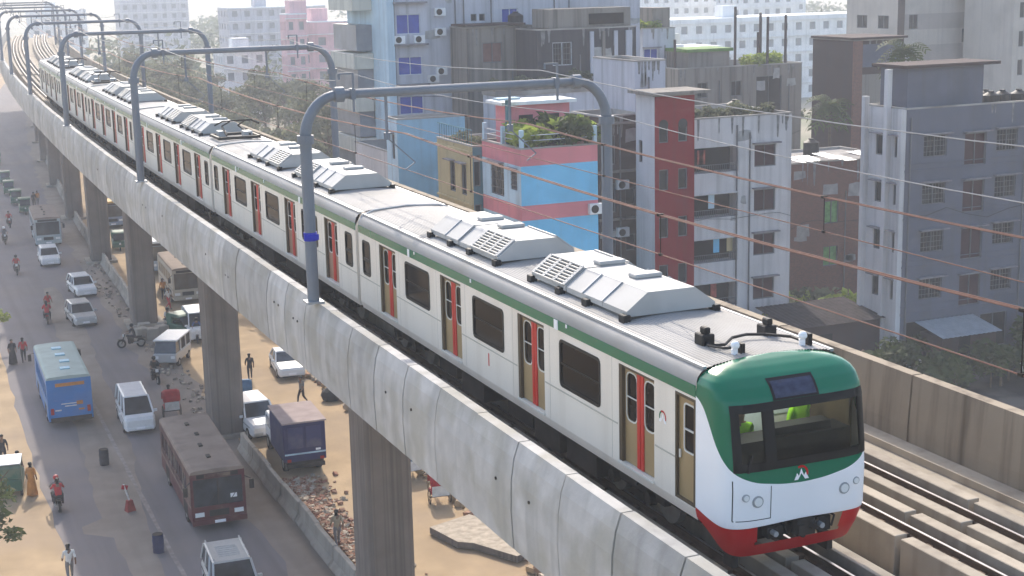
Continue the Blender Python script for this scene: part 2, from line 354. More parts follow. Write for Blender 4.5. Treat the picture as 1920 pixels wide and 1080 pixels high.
# ------------------------------------------------------------------ catenary portals
yl = [11.7, 41, 71.4, 102.3, 133.5, 164, 194, 224, 254]
glab = ["nearest grey catenary portal, its left pole wearing a blue band", "second grey catenary portal from the camera, its pole before the third carriage", "third grey catenary portal, over the fourth carriage",
        "fourth catenary portal, just past the middle of the train's far half", "fifth catenary portal, beyond the tail of the train", "sixth catenary portal, small on the bend", "seventh catenary portal, hazy on the bend", "eighth catenary portal, very faint on the bend", "farthest catenary portal, almost lost in haze"]
UL, UR, ZB = -2.95, 6.45, 7.06
for i, (yy, lab) in enumerate(zip(yl, glab)):
    t = thing("catenary_portal", lab, "catenary portal", P(0, yy, H), -head(yy), "catenary portals over the tracks")
    rp, rb = .17, .13
    for u, sg in ((UL, 1), (UR, -1)):
        MB().cyl((u, 0, 1.19 if sg > 0 else -.7), (u, 0, 5.86), rp, rp, 14).put("pole", Mt['pole'], t)
        mb = MB(); mb.sm = True
        pts = [(u+sg*1.02*(1-cos(a)), 0, 5.86+1.2*sin(a)) for a in [pi/2*k/9 for k in range(10)]]
        mb.tube(pts, [rp-.004-.004*k for k in range(10)], 12); mb.put("elbow", Mt['pole'], t)
        MB().cyl((u, 0, 5.74), (u, 0, 5.98), rp+.07, rp+.07, 14).put("flange", Mt['pole'], t)
        j = u+sg*1.02
        MB().cyl((j-.13, 0, ZB), (j+.13, 0, ZB), rb+.09, rb+.09, 14).put("flange", Mt['pole'], t)
        MB().box((u, 0, 1.23 if sg > 0 else -.72), (.5, .5, .06)).put("base_plate", Mt['steel'], t)
    MB().cyl((UL+1.0, 0, ZB), (UR-1.0, 0, ZB), rb, rb, 12).put("beam", Mt['pole'], t)
    for u in (-1.55, 4.75):    # upright brackets that carry the feeder wires
        mb = MB(); mb.bar((u, -.16, ZB-.5), (u, -.16, ZB+.58), .055, .055); mb.bar((u+.02, -.16, ZB+.58), (u-.42, -.16, ZB+.58), .045, .045)
        mb.box((u, -.02, ZB), (.13, .32, .30)); mb.cyl((u-.40, -.16, ZB+.56), (u-.40, -.16, ZB+.42), .035, .035, 8)
        mb.put("feeder_bracket", Mt['pole'], t)
    for uc in (0.0, 3.82):     # hanging posts, insulator and registration arm
        mb = MB(); mb.cyl((uc-.55, 0, ZB), (uc-.55, 0, ZB-1.15), .045, .045, 8); mb.cyl((uc-.55, 0, ZB-1.15), (uc-.55, 0, ZB-1.35), .1, .1, 8)
        mb.bar((uc-.55, 0, ZB-1.3), (uc+.25, -.05, ZB-2.05), .035); mb.bar((uc+.25, -.05, ZB-2.05), (uc-.05, -.05, ZB-2.25), .03)
        mb.put("registration_arm", Mt['pole'], t)
    if i == 0:
        MB().cyl((UL, 0, 3.0), (UL, 0, 3.24), rp+.02, rp+.02, 14).put("blue_band", Mt['bluep'], t)
        MB().box((UL-.02, -.2, 3.12), (.42, .03, .17)).put("number_plate", Mt['bluep'], t)

# ------------------------------------------------------------------ overhead wires
def wire(label, u, zt, sag, r, m, group, ys_=None, n=8, pair=0.0):
    mb = MB(); sp = ys_ or ([-30.0, -18.5]+yl)
    for off in ((-pair, pair) if pair else (0,)):
        pts = []
        for a, b in zip(sp[:-1], sp[1:]):
            k = n if a < 45 else 4
            for i in range(k):
                t = i/k; y = a+(b-a)*t
                pts.append(P(u+off, y, H+zt-4*sag*t*(1-t)))
        pts.append(P(u+off, sp[-1], H+zt)); mb.tube(pts, r, 5)
    return mb.put("overhead_wire", m, label=label, category="overhead wire", group=group)
GW = "wires strung along the viaduct"
wire("lowest thin copper contact wire running above the train's own track", 0.0, 4.80, .0, .012, Mt['copper'], GW)
mw1 = wire("thick double copper messenger wire above the train's own track", 0.0, 5.85, .26, .014, Mt['copper'], GW, pair=.04)
wire("thin copper contact wire above the empty far track", 3.82, 4.92, .0, .012, Mt['copper'], GW)
mw2 = wire("thick double copper messenger wire above the empty far track", 3.82, 5.9, .26, .014, Mt['copper'], GW, pair=.04)
wire("highest pale feeder wire, held on brackets on the far side of the portals", 4.3, 7.45, .35, .014, Mt['alu'], GW)
wire("pale return wire running along the outer side of the far poles", 6.75, 5.95, .35, .014, Mt['alu'], GW)
wire("pale feeder wire carried on the near end of the portal beams", -2.0, 7.45, .35, .014, Mt['alu'], GW, [11.7]+yl[1:])
for uc, zl, root in ((0.0, 4.80, mw1), (3.82, 4.92, mw2)):
    sp = [-18.5]+yl[:4]
    for a, b in zip(sp[:-1], sp[1:]):
        for i in range(1, 4):
            t = (i-.5)/3; zz = (5.85 if uc == 0 else 5.9)-4*.26*t*(1-t); y = a+(b-a)*t
            k = MB(); p = P(uc, y, H); k.cyl((p.x, p.y, H+zz), (p.x, p.y, H+zl), .01, .01, 5)
            k.box((p.x, p.y, H+zz), (.13, .08, .05)); k.box((p.x, p.y, H+zl), (.05, .09, .05))
            k.put("dropper", Mt['under'], root)
# ------------------------------------------------------------------ train
W = 1.475
SIDE = [(1.42, .86), (1.475, 1.06)]                 # below and above the sole bar
ARC = [(1.475, 3.22), (1.468, 3.34), (1.44, 3.45), (1.37, 3.535), (1.27, 3.585)]   # cant rail
ROOFP = [(1.27, 3.60), (1.0, 3.645), (.6, 3.685), (0, 3.70)]
DOORS = [-7.23, -2.41, 2.41, 7.23]
WINS = [-4.82, 0.0, 4.82]
def side3(s): return lambda y, z, d: (s*(W-d), y, z)
MESH = {}
def shared(key, fn):
    if key not in MESH: MESH[key] = fn()
    return MESH[key]
def door_frame():
    mb = MB(); T = lambda u, v, d: (-(d), u, v)
    mb.b2(.004, .10, .575, .695, 1.12, 3.02); mb.b2(.03, .10, -.695, .57, 2.97, 3.025); mb.cur = 1; mb.b2(-.03, .10, -.70, .70, 1.07, 1.115); return mb.mesh("door", [Mt['jamb'], Mt['sill']])  # dark strip on one side paints in the shaded door reveal
def door_leaf(sg, tan):
    mb = MB(); T = lambda u, v, d: (-d, u, v)
    a, b = (.006, .638) if sg > 0 else (-.638, -.006)
    h = rrect(min(sg*.16, sg*.56), max(sg*.16, sg*.56), 1.98, 2.90, .13)
    mb.panel(rect(a, b, 1.125, 2.985), [h], T, -.02)
    mb.cur = 1; hi = rrect(min(sg*.16, sg*.56)+.0, max(sg*.16, sg*.56), 1.98, 2.90, .13); mb.panel(hi, [], lambda u, v, d: (.018, u, v))
    mb.cur = 2; mb.ring([(p[0]*1, p[1]) for p in rrect(min(sg*.135, sg*.585), max(sg*.135, sg*.585), 1.95, 2.925, .15)], h, T, -.003, .008)
    mb.b2(-.012, .006, min(sg*.15, sg*.57), max(sg*.15, sg*.57), 2.42, 2.44)
    mb.cur = 3; mb.b2(-.022, .004, min(sg*.014, sg*.125), max(sg*.014, sg*.125), 1.13, 2.98)
    return mb.mesh("door_leaf", [tan, Mt['glass'], Mt['sill'], Mt['doorred']], fix=False)
def win_frame(w):
    T = lambda u, v, d: (-d, u, v); mb = MB()
    mb.ring(rrect(-w/2-.03, w/2+.03, 1.92, 2.93, .12), rrect(-w/2+.03, w/2-.03, 1.98, 2.87, .09), T, -.02, .012)
    if w > 1: mb.b2(-.002, .014, -w/2, w/2, 2.40, 2.43)
    else: mb.b2(-.002, .016, -w/2, w/2, 2.33, 2.42)
    return mb.mesh("window", Mt['gasket'] if w > 1 else Mt['gasket'])
def win_pane(w):
    mb = MB(); mb.panel(rrect(-w/2-.01, w/2+.01, 1.94, 2.91, .1), [], lambda u, v, d: (.016, u, v)); return mb.mesh("pane", Mt['glass'])
def ac_unit(flip):
    """roof air conditioner, louvres over one half of the slanted sides"""
    f = -1 if flip else 1; L = 4.5
    prof = [(-.98, .05), (-.98, .16), (-.52, .50), (.52, .50), (.98, .16), (.98, .05)]
    mb = MB()
    for a, b, gx in ((-L/2, -.52, 0), (-.50, .28, -.015), (.30, 1.2, 0), (1.22, L/2, 0)):
        y0, y1 = sorted((f*a, f*b)); mb.loft([[(x+(gx if x > 0 else -gx), y, z+gx) for x, z in prof] for y in (y0, y1)])
    return mb.mesh("air_conditioner", Mt['acwhite'])
def louvre(flip, sd):
    f = -1 if flip else 1; mb = MB()
    for sx in (sd,):
        A = Vector((sx*.985, 0, .165)); B = Vector((sx*.525, 0, .508)); nrm = Vector((sx*.6, 0, .8))
        mb.cur = 0
        y0, y1 = sorted((f*-2.15, f*-.6))
        mb.add([A+Vector((0, y0, 0))+nrm*.004, A+Vector((0, y1, 0))+nrm*.004, B+Vector((0, y1, 0))+nrm*.004, B+Vector((0, y0, 0))+nrm*.004], [(0, 1, 2, 3)])
        mb.cur = 1
        for i in range(8):
            p = A.lerp(B, (i+.0)/7)+nrm*.012; mb.bar(p+Vector((0, y0, 0)), p+Vector((0, y1, 0)), .054, .03)
        for k in range(4):
            yy = y0+(y1-y0)*k/3; mb.bar(A+Vector((0, yy, 0))+nrm*.015, B+Vector((0, yy, 0))+nrm*.015, .12, .03)
    return mb.mesh("louvre_grille", [Mt['black'], Mt['acwhite']], fix=False)
def ac_rib(yy, sx):
    mb = MB()
    if 1:
        if 1: mb.bar((sx*.99, yy, .165), (sx*.53, yy, .515), .03, .03)
    return mb.mesh("rib", Mt['steel'])
def bogie(par, y):
    b = MB()
    for s in (-1, 1):
        b.box((s*.98, 0, .52), (.14, 2.5, .2)); b.box((s*.98, 0, .68), (.3, .55, .24)); b.cyl((s*1.0, .75, .45), (s*1.16, .75, .45), .16, .14, 10); b.cyl((s*1.0, -.75, .45), (s*1.16, -.75, .45), .16, .14, 10)
    b.box((0, 0, .6), (1.8, .4, .26)); o = b.put("bogie", Mt['under'], par, (0, y, 0))
    for s in (-1, 1):
        for q in (-1.05, 1.05):
            MB().cyl((s*.70, q, .43), (s*.84, q, .43), .43, .42, 20).put("wheel", Mt['hub'], o)
def make_car(front=False, tan=None, brand=True):
    y0, y1 = (-9.42, 9.8) if front else (-9.82, 9.82)
    root = place("train_carriage", None)
    dn = [('d', y) for y in DOORS]; wn = [(y, 1.82) for y in WINS]
    smallw = [(9.10, .66)] if front else [(9.10, .66), (-9.10, .66)]
    body = MB()
    for s in (-1, 1):
        T = side3(s)
        holes = [rect(y-.7, y+.7, 1.1, 3.03) for y in DOORS]+[rrect(y-w/2, y+w/2, 1.95, 2.90, .11) for y, w in wn+smallw]
        if front: holes.append(rect(-9.40, -8.72, 1.1, 3.03))
        body.panel(rect(y0, y1, 1.06, 3.22), holes, T, .07)
        body.loft([[(s*1.42, y, .86), (s*1.475, y, 1.06)] for y in (y0, y1)], closed=False)
        body.cur = 1
        for y in DOORS+([-9.06] if front else []): body.b2(*sorted((s*1.30, s*1.36)), y-.9, y+.9, 1.0, 3.1)   # dark pocket behind the doors
        body.cur = 0
        body.b2(*sorted((s*(W-.002), s*(W+.012))), y0, y1, 1.815, 1.835) if False else None
    for ye in ((y1,) if front else (y0, y1)):
        body.add([(x, ye, z) for x, z in [(-1.42, .86), (1.42, .86), (1.475, 1.06), (1.475, 3.22), (1.27, 3.59), (0, 3.69), (-1.27, 3.59), (-1.475, 3.22), (-1.475, 1.06)]], [tuple(range(9))])
    body.put("body", [Mt['cream'], Mt['jamb']], root, fix=False)
    for s in (-1, 1):
        for y in DOORS:
            for q in (-.98, .98):
                if not (front and y < -7 and q < 0): MB().b2(*sorted((s*(W-.003), s*(W+.002))), y+q-.006, y+q+.006, 1.07, 3.08).put('panel_seam', Mt['beltm'], root)
    for s in (-1, 1):     # belt line strips between the doors
        mb = MB(); cuts = [y0]+sum([[y-.73, y+.73] for y in DOORS], [])+[y1]
        if front: cuts[0] = -8.70
        for a, b in zip(cuts[::2], cuts[1::2]): mb.b2(*sorted((s*(W-.004), s*(W+.010))), a+.01, b-.01, 1.81, 1.838)
        mb.put("belt_line", Mt['beltm'], root)
    for s in (-1, 1):
        c = MB(); c.sm = True; c.loft([[(s*x, y, z) for x, z in ARC] for y in (y0, y1)], closed=False); c.put("cant_rail", Mt['roof'], root)
        MB().b2(*sorted((s*(W+.0005), s*(W+.008))), y0+.0, y1, 3.09, 3.30).put("green_stripe", Mt['green'], root)
        for y, q in ((-3.75, .13), (-4.25, .04), (1.0, .05), (5.4, .10), (4.95, .04)): MB().b2(*sorted((s*(W+.006), s*(W+.02))), y-q*.7, y+q*.7, 3.30-2*q if q < .1 else 3.09, 3.29).put("side_lamp", Mt['white'], root)
        c = MB(); c.bar((s*1.30, y0, 3.595), (s*1.30, y1, 3.595), .07, .05); c.put("gutter", Mt['steel'], root)
    r = MB()
    pr_ = []
    N = 40
    for i in range(N+1):                       # finely ribbed roof sheet
        x = -1.27+2.54*i/N; z = 3.70-.10*(abs(x)/1.27)**2
        for dx, dz in ((0, 0), (.02, .016), (.04, .016), (.055, 0)):
            if x+dx <= 1.27: pr_.append((x+dx, z+dz if abs(x) < 1.15 else z))
    r.loft([[(x, y, z) for x, z in pr_] for y in (y0, y1)], closed=False, caps=False); r.put("roof", Mt['roof'], root, fix=False)
    for s in (-1, 1):
        for y in DOORS:
            d = place("door", shared('df', door_frame), root, (s*(W), y, 0), (0, 0, 0 if s < 0 else pi))
            d.location.x = s*W
            for sg in (-1, 1): place("door_leaf", shared(('dl', sg, tan.name), lambda: door_leaf(sg, tan)), d, (.075, -.06, 0))
        for y, wd in wn+smallw:
            f = place("window", shared(('wf', wd), lambda: win_frame(wd)), root, (s*W, y, 0), (0, 0, 0 if s < 0 else pi))
            place("pane", shared(('wp', wd), lambda: win_pane(wd)), f)
    for yc, fl in ((-3.68, True), (2.75, False)):
        u = place("air_conditioner", shared(('ac', fl), lambda: ac_unit(fl)), root, (0, yc, 3.68))
        [place("louvre_grille", shared(('lv', fl, sd), lambda: louvre(fl, sd)), u) for sd in (-1, 1)]; [place("rib", shared(('rib', a), lambda: ac_rib(*a)), u, (0, 0, 0), (0, 0, pi if fl else 0)) for a in ((.3, -1), (.3, 1), (1.2, -1), (1.2, 1))]
        for hy in ((-.9, .7) if fl else (-.4, .9)): MB().box((.15, hy, .545), (.62, .34, .09)).put("hatch", Mt['acwhite'], u, bev=.02)
        for s in (-1, 1):
            for fy in (-2.2, -.55, .75, 2.2):
                MB().box((s*1.0, fy, .0), (.16, .24, .2)).put("mounting_foot", Mt['black'], u, bev=.015)
    un = MB(); rr = random.Random(3)
    for y in (-4.6, -2.9, -1.0, 1.4, 3.6): un.box((rr.choice((-.1, .1)), y, .58), (2.5, rr.uniform(1.1, 1.6), .5))
    un.put("equipment_box", Mt['under'], root); MB().box((0, (y0+y1)/2, .82), (2.7, y1-y0-.1, .08)).put("underframe", Mt['under'], root)
    for y in (-6.9 if not front else -6.3, 6.9): bogie(root, y)
    if y1: # gangway at the tail end
        MB().loft([[(x, y, z) for x, z in [(-1.05, .95), (1.05, .95), (1.05, 3.25), (.7, 3.45), (-.7, 3.45), (-1.05, 3.25)]] for y in (y1+.0, y1+.42)]).put("gangway", Mt['black'], root)
        MB().tube([(-1.44, y1-.07, 3.0), (-1.44, y1-.07, 3.3), (-1.36, y1-.07, 3.56), (-1.0, y1-.07, 3.69), (0, y1-.07, 3.75), (1.0, y1-.07, 3.69), (1.36, y1-.07, 3.56), (1.44, y1-.07, 3.3), (1.44, y1-.07, 3.0)], .035, 6).put("end_hoop", Mt['steel'], root)
    return root
def pantograph(root, y):
    u = MB(); u.b2(-.9, .9, y-.9, y-.8, 3.74, 3.86); u.b2(-.9, .9, y+.8, y+.9, 3.74, 3.86); u.b2(-.9, -.8, y-.9, y+.9, 3.76, 3.86); u.b2(.8, .9, y-.9, y+.9, 3.76, 3.86)
    o = u.put("pantograph", Mt['black'], root)
    k = MB()
    for s in (-1, 1):
        k.bar((s*.5, y-.7, 3.9), (s*.35, y+.9, 4.15), .06); k.bar((s*.35, y+.9, 4.15), (s*.3, y-.5, 4.45), .045)
    k.put("arm", Mt['under'], o); MB().tube([(-.95, y-.5, 4.32), (-.6, y-.5, 4.48), (.6, y-.5, 4.48), (.95, y-.5, 4.32)], .035, 6).put("collector_head", Mt['under'], o)
    for a, b in ((-.5, .2), (.45, -.4)): MB().box((a, y+b+.1, 3.9), (.35, .6, .24)).put("roof_box", Mt['steel'], o, bev=.02)

# --- leading carriage with its nose
lead = make_car(True, Mt['leaf_tan'])
lead.name = "train_carriage"; lead['label'] = "leading carriage of the cream metro train with green, white and red cab nose"; lead['category'] = "train carriage"; lead['group'] = "carriages of the metro train"
lead.location = (0, 2.1, H)
YS = -9.42; NE = 6.0
def hw(z):
    tab = [(.36, 1.30), (.9, 1.44), (1.06, 1.477), (3.18, 1.477), (3.34, 1.46), (3.45, 1.41), (3.54, 1.30), (3.61, 1.10), (3.67, .75), (3.70, .45), (3.715, .02)]
    for (a, b), (c, d) in zip(tab[:-1], tab[1:]):
        if z <= c: return b+(d-b)*max(0, (z-a)/(c-a))
    return .02
def LN(z):
    tab = [(.36, .80), (.7, .98), (1.05, 1.08), (1.7, 1.10), (2.2, 1.06), (3.0, .93), (3.2, .86), (3.36, .74), (3.5, .56), (3.6, .38), (3.67, .2), (3.715, .02)]
    for (a, b), (c, d) in zip(tab[:-1], tab[1:]):
        if z <= c: return b+(d-b)*max(0, (z-a)/(c-a))
    return .02
def S(t, z, off=0.0): return ((hw(z)+off)*t[0], YS-(LN(z)+off)*t[1], z)
# plan outline as (share of the half width, share of the length), walked round the nose
_q = [.86*i/300 for i in range(301)]; _e = lambda v: max(0.0, 1-abs(v)**NE)**(1/NE)
_t = [(-_e(q), q) for q in _q]+[(x, _e(x)) for x in [_e(.86)*(2*i/1400-1) for i in range(1, 1400)]]+[(_e(q), q) for q in reversed(_q)]
NQ = len(_t)-1; _p = [S(t, 2.0) for t in _t]; _l = [0]
for a, b in zip(_p[:-1], _p[1:]): _l.append(_l[-1]+hypot(a[0]-b[0], a[1]-b[1]))
NT = 110; TS = []; j = 0
for i in range(NT+1):
    q = _l[-1]*i/NT
    while j < NQ and _l[j] < q: j += 1
    TS.append(_t[j])
TS[0] = _t[0]; TS[-1] = _t[-1]
HALF = _l[-1]/2
def curve(tab, l):
    l = min(l, 2*HALF-l)
    for (a, b), (c, d) in zip(tab[:-1], tab[1:]):
        if l <= c:
            k = (l-a)/(c-a); return b+(d-b)*k
    return tab[-1][1]
def smooth(tab):
    return lambda l: sum(curve(tab, max(0, min(2*HALF, l+o)) if 0 < l < 2*HALF else l) for o in (-.12, -.06, 0, .06, .12))/5
zb = smooth([(0, 3.13), (.2, 3.06), (.42, 2.86), (.62, 2.5), (.8, 2.2), (1.05, 1.95), (1.4, 1.80), (1.9, 1.715), (HALF, 1.69)])
zr = smooth([(0, 1.12), (.35, 1.06), (.8, 1.0), (1.2, 1.0), (HALF, 1.04)])
zq = smooth([(0, .93), (.3, .80), (.8, .50), (1.1, .40), (HALF, .38)])
def skin(lo, hi, rows, skip=None):
    mb = MB(); mb.sm = True; vs = []; fs = []
    for i, t in enumerate(TS):
        l = _l[-1]*i/NT
        a = lo(l) if callable(lo) else lo; b = hi(l) if callable(hi) else hi
        for k in range(rows+1):
            q = k/rows
            if hi == 3.715: q = 1-(1-q)**1.6
            vs.append(S(t, a+(b-a)*q))
    for i in range(NT):
        for k in range(rows):
            f = (i*(rows+1)+k, (i+1)*(rows+1)+k, (i+1)*(rows+1)+k+1, i*(rows+1)+k+1)
            c = sum((Vector(vs[q]) for q in f), Vector())/4
            if not (skip and skip(c)): fs.append(f)
    mb.add(vs, fs); return mb
WX0, WX1, WZ0, WZ1 = -1.24, 1.27, 2.10, 3.02
skin(zb, 3.715, 60, lambda c: c.y < YS-.45 and WX0-.03 < c.x < WX1+.03 and WZ0-.03 < c.z < WZ1+.03).put("green_mask", Mt['green'], lead, fix=False)
skin(zr, lambda l: zb(l)-.0, 16).put("white_mask", Mt['white'], lead, fix=False)
skin(zq, lambda l: zr(l)-.004, 10, lambda c: c.y < YS-.4 and -.86 < c.x < .82 and c.z > .64).put("red_skirt", Mt['red'], lead, fix=False)
def yf(x, z): return YS-LN(z)*max(0, 1-min(1, abs(x)/hw(z))**NE)**(1/NE)
def patch(name, x0, x1, z0, z1, off, m, nx=8, nz=4, thick=.02, parent=None):
    mb = MB()
    for d in (off, off-thick):
        b = len(mb.v); vs = [(x0+(x1-x0)*i/nx, yf(x0+(x1-x0)*i/nx, z0+(z1-z0)*k/nz)-d, z0+(z1-z0)*k/nz) for i in range(nx+1) for k in range(nz+1)]
        mb.add(vs, [(i*(nz+1)+k, (i+1)*(nz+1)+k, (i+1)*(nz+1)+k+1, i*(nz+1)+k+1) for i in range(nx) for k in range(nz)])
    return mb.put(name, m, parent or lead, fix=False)
for a in ((WX0-.08, WX1+.10, WZ0-.10, WZ0+.04), (WX0-.08, WX1+.10, WZ1-.03, WZ1+.11), (WX0-.08, WX0+.06, WZ0-.10, WZ1+.11), (WX1-.06, WX1+.10, WZ0-.10, WZ1+.11), (-.74, -.53, WZ0, WZ1)):
    patch("windscreen_frame", *a, .02, Mt['gasket'], 12, 6, .06)
for a, b in ((WX0, -.70), (-.56, WX1)): patch("windscreen", a, b, WZ0, WZ1, .006, glass_clear, 10, 4, .0)
patch("destination_display", -.50, .42, 3.13, 3.46, .012, Mt['gasket'], 8, 6, .03)
patch("display_screen", -.45, .37, 3.17, 3.42, .020, mat("unlit_display", (.045, .05, .085), .25, .2, 9), 8, 6, .03)
def disc(name, x, z, r, m, off=.012, n=16, th=.03):
    mb = MB(); y = yf(x, z); mb.cyl((x, y+th, z), (x, y-off, z), r, r*.9, n); return mb.put(name, m, lead)
for x, z, r in ((-1.12, 1.56, .055), (-.90, 1.47, .085), (.84, 1.44, .085), (1.10, 1.53, .055)):
    disc("headlight_bezel", x, z, r*1.35, Mt['steel'], .018, 16, .06); disc("headlight", x, z, r, Mt['lamp'], .03, 16, .06)
for x0, x1, z0, z1 in ((-1.33, -.64, 1.135, 1.15), (-.655, -.64, 1.15, 1.72)): patch("cab_door_seam", x0, x1, z0, z1, .003, Mt['gasket'], 8, 4, .01)
patch("cab_door_seam", -1.335, -1.32, 1.15, 1.86, .003, Mt['gasket'], 1, 4, .01)
# round emblem under the windscreen: red and green arcs over a white peak
def emblem(T, par, r):
    n = 14; a = MB()
    for seg, (q0, q1) in enumerate(((-20, 120), (120, 200))):
        a.cur = seg; o = [(r*cos(radians(q0+(q1-q0)*i/n)), r*sin(radians(q0+(q1-q0)*i/n))) for i in range(n+1)]
        vs = [T(*p) for p in o]+[T(p[0]*.72, p[1]*.72) for p in o]; a.add(vs, [(i, i+1, n+2+i, n+1+i) for i in range(n)])
    a.cur = 2
    a.add([T(*p) for p in ((-1.05*r, -.75*r), (-.62*r, .1*r), (-.36*r, -.3*r), (0, .62*r), (.36*r, -.3*r), (.62*r, .1*r), (1.05*r, -.75*r), (.5*r, -.75*r), (0, .0), (-.5*r, -.75*r))], [(0, 1, 2, 9), (2, 3, 8, 9), (3, 4, 7, 8), (4, 5, 6, 7)])
    a.put("emblem", [Mt['red'], Mt['green'], Mt['white']], par, fix=False)
emblem(lambda u, v: (-.05+u, yf(-.05+u, 1.85+v)-.012, 1.85+v), lead, .14)
emblem(lambda u, v: (-W-.004, -8.25-u, 2.42+v), lead, .13)
MB().b2(-W-.006, -W+.002, -.02, .03, 1.42, 1.72).put("red_side_mark", Mt['doorred'], lead)
# cab side door
d = MB(); T = side3(-1); d.ring(rect(-9.41, -8.71, 1.09, 3.04), rect(-9.36, -8.76, 1.13, 2.99), T, -.008, .08); d = d.put("cab_door", Mt['jamb'], lead)
lf = MB(); h = rrect(-9.30, -8.96, 2.02, 2.86, .06); Tl = lambda u, v, dd: (-W+.05+dd, u, v)
lf.panel(rect(-9.36, -8.76, 1.13, 2.99), [h], Tl, .02); lf.cur = 1; lf.panel(h, [], lambda u, v, dd: (-W+.066, u, v)); lf.cur = 2
lf.ring(rrect(-9.33, -8.93, 1.99, 2.89, .08), h, Tl, -.01, .004); lf.b2(-W+.03, -W+.06, -9.3, -8.96, 2.40, 2.425); lf.bar((-W+.02, -8.84, 1.85), (-W+.02, -8.84, 2.0), .03); lf.put("door_leaf", [Mt['leaf_tan'], Mt['glass'], Mt['sill']], d, fix=False)
# coupler and gear in the red skirt's opening
k = MB(); k.b2(-.95, .92, YS-.55, YS-.4, .55, 1.08); k.put("coupler_recess", Mt['gasket'], lead)
k = MB(); k.cyl((.05, YS-.6, .86), (.05, YS-1.0, .86), .10, .09, 10); k.box((.05, YS-1.04, .87), (.36, .18, .28)); k.cyl((.16, YS-1.12, .90), (.16, YS-1.22, .90), .08, .05, 10); k.box((-.08, YS-1.14, .86), (.12, .10, .16))
k.cyl((.05, YS-.9, .70), (.05, YS-1.05, .70), .05, .05, 8); k.put("coupler", Mt['under'], lead)
k = MB(); rr = random.Random(5)
for i in range(9):
    x = -.65+.17*i; k.tube([(x, YS-.7, .95), (x+.03, YS-.96, .92-.05*rr.random()), (x+.08*rr.uniform(-1, 1), YS-.98, .74)], .022, 5)
k.box((-.45, YS-.85, .80), (.3, .2, .2)); k.box((.55, YS-.85, .80), (.24, .2, .26)); k.put("hose", Mt['black'], lead)
for x in (-.52, .42): MB().cyl((x, YS-.9, .82), (x, YS-1.08, .82), .05, .05, 8).put("hose_cock", Mt['steel'], lead)
for x in (-1.0, .95): MB().box((x, YS-.4, .25), (.12, .3, .3)).put("rail_guard", Mt['under'], lead)
# windscreen wiper
MB().bar((-1.1, yf(-1.1, 2.0)-.05, 2.0), (-1.02, yf(-1.0, 2.3)-.06, 2.3), .03).put("wiper", Mt['black'], lead)
# roof gear over the cab
for x, y, hgt in ((-.62, -8.25, .22), (.72, -8.2, .22)):
    MB().box((x, y, 3.66+hgt/2), (.26, .3, hgt)).box((x, y-.02, 3.72+hgt), (.12, .2, .12)).put("antenna_box", Mt['black'], lead, bev=.02)
for x, y in ((-.55, -9.15), (.88, -9.1)):
    MB().cyl((x, y, 3.5), (x, y, 3.78), .06, .06, 8).ball((x, y-.02, 3.85), (.085, .08, .08)).put("roof_horn", Mt['white'], lead); MB().box((x+.14, y+.02, 3.72), (.08, .16, .3)).put("horn_bracket", Mt['black'], lead)
MB().tube([(-.6, -8.3, 3.72), (-.75, -8.6, 3.74), (-.5, -8.75, 3.76), (-.2, -8.5, 3.80), (.15, -8.42, 3.80), (.5, -8.5, 3.78), (.85, -8.8, 3.76), (.9, -9.05, 3.74)], .028, 6).put("roof_cable", Mt['black'], lead)
MB().tube([(-.75, -8.6, 3.74), (-.65, -8.95, 3.76), (-.5, -9.1, 3.78)], .024, 6).put("roof_cable", Mt['black'], lead)
# cab interior seen through the windscreen
ci = MB(); ci.b2(-1.4, 1.4, YS+.80, YS+.84, 1.2, 3.3); ci.put("cab_rear_wall", Mt['cabwall'], lead)
ci = MB(); ci.b2(-.15, .35, YS+.77, YS+.795, 1.9, 3.0); ci.b2(.62, 1.15, YS+.77, YS+.795, 2.3, 3.0); ci.b2(-1.2, -.75, YS+.77, YS+.795, 2.4, 3.0); ci.put("cab_rear_window", Mt['bright'], lead)
ci = MB(); ci.b2(-1.28, 1.28, YS-.62, YS-.1, 1.5, 2.36); ci.b2(-.2, .95, YS-.5, YS-.2, 2.36, 2.50); ci.put("driving_desk", Mt['black'], lead)
ci = MB(); ci.b2(-1.3, 1.3, YS-.45, YS+.79, 3.24, 3.26); ci.put("cab_ceiling", Mt['cabwall'], lead)
lm = bpy.data.materials.new("cab_fill_strip"); lm.use_nodes = True; lb = lm.node_tree.nodes["Principled BSDF"]; lb.inputs['Emission Color'].default_value = (1, .97, .9, 1); lb.inputs['Emission Strength'].default_value = 9  # glowing strips added to brighten the cab interior
for x in (-.8, 0, .8): MB().b2(x-.28, x+.28, YS+.05, YS+.25, 3.20, 3.235).put("cab_fill_strip", lm, lead)

clab = ["second carriage of the metro train, behind the pole with the blue band", "third carriage of the metro train, between the first two portals' far spans", "fourth carriage of the metro train, under the third portal", "fifth carriage of the metro train, small in the haze", "tail carriage of the metro train, at the far end before empty track"]
proto = make_car(False, Mt['leaf_brown'])
for i, lab in enumerate(clab):
    c = proto if i == 0 else copy_tree(proto)
    yc = 22.0+20*i; c.location = P(0, yc, H); c.rotation_euler = (0, 0, -head(yc))
    c['label'] = lab; c['category'] = "train carriage"; c['group'] = "carriages of the metro train"
    CARS = globals().setdefault('CARS', []); CARS.append(c)
for i in (1, 3): pantograph(CARS[i], -8.2)
pantograph(CARS[4], -8.2)
